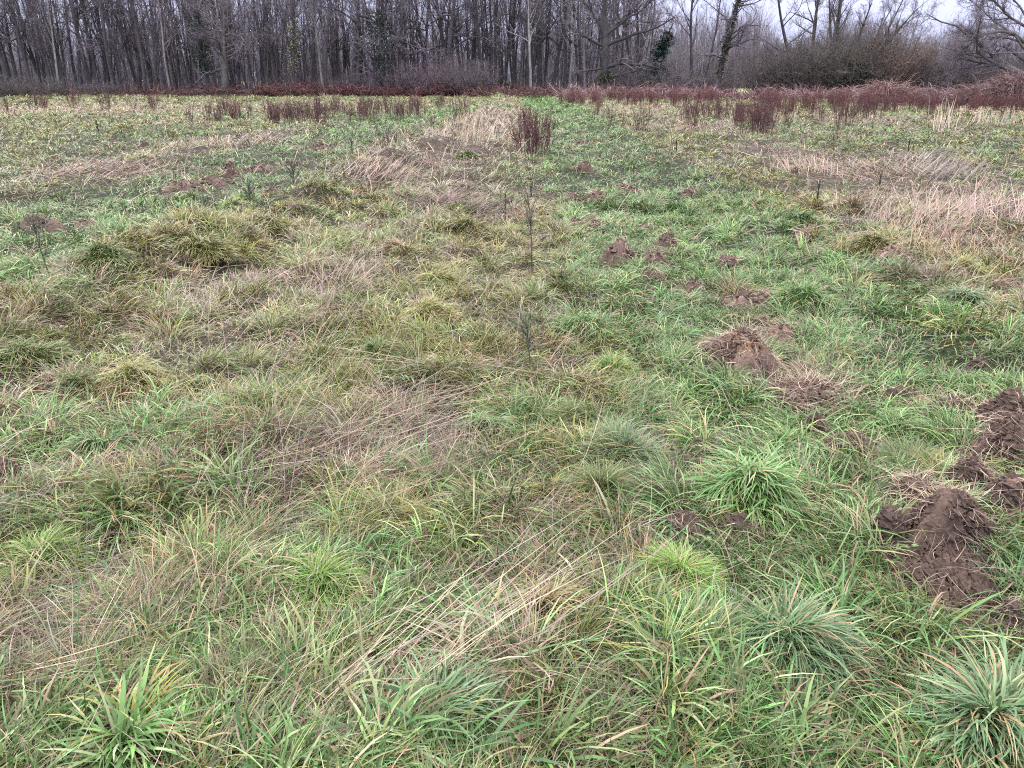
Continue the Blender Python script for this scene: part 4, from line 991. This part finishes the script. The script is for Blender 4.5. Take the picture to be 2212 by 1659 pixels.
def dock(q, px, py, s=1, label=None):
    global ND
    ND += 1
    x, y = G(px, py); loc = (x, y, gz(x, y) - .02); rz = r.uniform(0, 6.28)
    if not first[q]:
        first[q] = True; o = dk[q]; o.location = loc; o.rotation_euler = (0, 0, rz); o.scale = (s, s, s)
        if label: o['label'] = label
    else: o = dup(dk[q], loc, rz, s, label or DM)
dock(0, 1150, 334, 1.02)
NAMED = [(7, 1178, 330, .9, 'short curling dock at the right foot of the tallest clump'), (3, 1140, 300, 1.0, 'reddest dock just behind the tallest clump'),
 (4, 1122, 326, .7, 'low sparse dock at the left foot of the tallest clump'), (1, 832, 335, .9, 'lone black looking dock at the edge of the left strip'), (7, 852, 318, .9, 'small twisted dock right of the lone black one'),
 (1, 934, 283, .8, 'bent dock between the left strip and the straw strip'), (3, 1005, 262, .95, 'dense dark dock clump beside the far end of the straw strip'), (2, 985, 264, .7, 'low dock left of the dense dark clump'),
 (8, 858, 260, 1.0, 'square set dock clump near the far end of the left strip'), (5, 872, 256, .9, 'redder half of the square set dock clump'), (8, 782, 266, .95, 'broad dark dock clump left of the square set one'),
 (8, 800, 262, .95, 'thinner dock right of the broad dark clump'), (7, 1372, 284, 1.0, 'antler shaped dock with curling stems right of the lane'), (8, 1385, 282, .8, 'fine branched dock touching the antler shaped one'),
 (1, 1318, 278, .95, 'upright dock on the right verge of the lane'), (2, 1345, 282, .6, 'stumpy dock between the upright and the antler shaped docks'), (3, 1290, 248, .7, 'short red dock at the far right verge of the lane'),
 (7, 1245, 258, .8, 'small dock standing alone in the far lane'), (8, 1630, 286, 1.05, 'left part of the largest dark dock clump in the right field'), (8, 1655, 288, 1.0, 'right part of the largest dark dock clump in the right field'),
 (0, 1642, 284, .95, 'middle of the largest dark dock clump in the right field'), (3, 1600, 278, 1.0, 'narrow dock left of the largest dark clump'), (1, 1700, 282, .85, 'single dark stalk dock right of the largest dark clump'),
 (7, 1800, 316, .8, 'nearest small dock of the right field, dark and leafy'), (2, 1812, 278, .95, 'tilting dock with drooping leaves above the nearest small dock'), (3, 1825, 270, 1.0, 'reddish dock right behind the tilting one'),
 (1, 1750, 262, 1.0, 'slender dock in the straw right of the largest dark clump'), (8, 1500, 256, .9, 'fan shaped dark dock right of the straw hollow'), (4, 372, 308, .6, 'short red stemmed dock by itself in the left field'),
 (7, 1960, 262, .7, 'hooked dock in the right straw before the bramble bank'), (7, 2140, 258, .8, 'curled dock near the right edge before the high bramble')]
for (q, px, py, s, lb) in NAMED: dock(q, px, py, s, lb)
for (cx_, cy_, sx_, sy_, n_, lb_) in ((470, 262, 28, 7, 14, 'dead brown dock of the first dock group from the left'), (585, 258, 22, 6, 9, 'dead dock of the thin group between two denser left groups'),
        (640, 262, 26, 7, 16, 'dead brown dock of the dense group in the left middle'), (690, 252, 20, 6, 8, 'dead dock right behind the dense left middle group'), (740, 256, 22, 7, 9, 'dead dock left of the broad dark dock clump'),
        (780, 250, 20, 6, 6, 'dead dock behind the broad dark dock clump'), (920, 246, 25, 5, 6, 'far dock behind the bent dock'), (960, 238, 30, 4, 7, 'tiny far dock beyond the straw strip end'), (850, 246, 18, 4, 6, 'far dock behind the square set dock clump'),
        (200, 236, 120, 6, 14, 'sparse dock in the pale far straw at the left'), (60, 240, 60, 8, 9, 'sparse dock in the far left corner of the field'), (1560, 256, 45, 7, 12, 'dead dock left of and behind the largest dark clump'),
        (1600, 268, 18, 6, 6, 'dead dock crowding the left side of the largest dark clump'), (1680, 252, 40, 7, 10, 'dead dock behind the largest dark clump'), (1530, 246, 25, 5, 6, 'dead dock beside the fan shaped dark dock'),
        (1850, 252, 60, 8, 10, 'dead dock in the right straw behind the reddish one'), (2050, 245, 80, 8, 12, 'dead dock before the bramble bank')):
    for _ in range(n_): dock([1, 2, 3, 4, 8, 7][r.integers(0, 6)], r.normal(cx_, sx_), max(222, r.normal(cy_, sy_)), r.uniform(.7, 1.1), lb_)
for _ in range(108):
    px = r.uniform(1200, 2212)
    while 1548 < px < 1645: px = r.uniform(1200, 2212)
    dock(5 + r.integers(0, 2), px, r.uniform(217, 232) + 10 * (px > 1560), r.uniform(.8, 1.15), DL)
print('docks', ND)

# ------------------------------------------------------------------ saplings
def sapling(px, py, H, kind, label, seed, lean=(0, 0)):
    q = np.random.default_rng(seed); x, y = G(px, py); dist = math.hypot(x, y)
    P0, R0 = grow(np.zeros((1, 3)), np.array([[lean[0], lean[1], 1.]]), np.array([H]), np.array([.007 if H > .5 else .005]), 10, .03, .05, .4, q)
    R0 = np.maximum(R0, dist * PX * .28)
    root = tag(link('sapling', None, loc=(x, y, gz(x, y))), label, 'sapling', 'saplings planted in rows across the field')
    V, F, C = tubes(P0, R0, 5, np.array([.085, .07, .055]))
    link('stem', mesh('stem', V, F, C, M['bark']), root)
    if kind == 'pine':
        s = spawn(P0, R0, 14, .1, .97, 28, .22, .6, np.array([H]), q)
        P1, R1 = grow(s[0], s[1], s[2], np.full(14, .0025), 4, .08, .8, .5, q)
        dens = (1500, .35)
    elif kind == 'post':
        s = spawn(P0, R0, 20, .05, .97, 14, .25, .6, np.array([H]), q)
        P1, R1 = grow(s[0], s[1], s[2], np.full(20, .002), 4, .05, .8, .5, q)
        dens = (1800, .0)
    else:
        s = spawn(P0, R0, 18, .3, .97, 48, .5, .6, np.array([H]), q)
        P1, R1 = grow(s[0], s[1], s[2], np.full(18, .0025), 5, .12, .5, .5, q)
        dens = (2000, .1)
    V, F, C = tubes(P1, np.maximum(R1, dist * PX * .18), 3, np.array([.09, .08, .06]))
    link('side_shoots', mesh('side_shoots', V, F, C, M['bark']), root)
    m = dens[0]; B = len(P1); I = q.integers(0, B, m); n_ = P1.shape[1]
    t_ = q.uniform(dens[1], 1, m) * (n_ - 1); i0 = np.minimum(t_.astype(int), n_ - 2); f_ = (t_ - i0)[:, None]
    p = P1[I, i0] * (1 - f_) + P1[I, i0 + 1] * f_
    if kind == 'pine': 
        top = p[:, 2] > H * .62; p = p[top | (q.random(m) < .3)]; m = len(p)
    c = np.array([.105, .125, .085]) * np.exp(q.normal(0, .3, m))[:, None]
    link('needles', mesh('needles', *blades(p, q.uniform(0, 6.28, m), q.uniform(.012, .03, m), np.maximum(.0012, dist * PX * .2) * np.ones(m), q.uniform(.1, 1.1, m), q.normal(.2, .2, m), c, c * 1.2, 2), M['grass']), root)
for a in ((1149, 598, .72, 'pine', 'tall thin sapling with a needled tip standing alone in mid field', 1), (1146, 795, .33, 'feather', 'low feathery sapling in front of the tall thin one', 2),
          (122, 655, .50, 'feather', 'reddish stemmed feathery sapling at the left', 3, (-.1, 0)), (545, 468, .38, 'feather', 'feathery sapling left of the twin in the second row', 4), (640, 435, .40, 'feather', 'fuller feathery sapling right of its twin in the second row', 5),
          (448, 520, .30, 'feather', 'grey wispy sapling on the olive tussock ridge', 6), (765, 368, .50, 'pine', 'distant slim sapling at the verge of the left strip', 7), (1762, 462, .34, 'post', 'stubby column shaped conifer sapling in the right grass', 8),
          (1092, 470, .36, 'pine', 'dark spindly sapling left of the tall thin one', 9), (214, 290, .42, 'post', 'small dark sapling far out at the left', 10), (1148, 430, .35, 'pine', 'faint sapling seen behind the top of the tall thin one', 11),
          (1960, 335, .30, 'post', 'short grey sapling far out in the right grass', 12), (2040, 270, .34, 'post', 'grey stubby sapling by the pale tall straw', 13), (1460, 345, .25, 'post', 'tiny sapling beyond the lane on the right', 14), (1900, 410, .28, 'pine', 'thin sapling in straw right of the stubby conifer', 15)):
    sapling(*a)
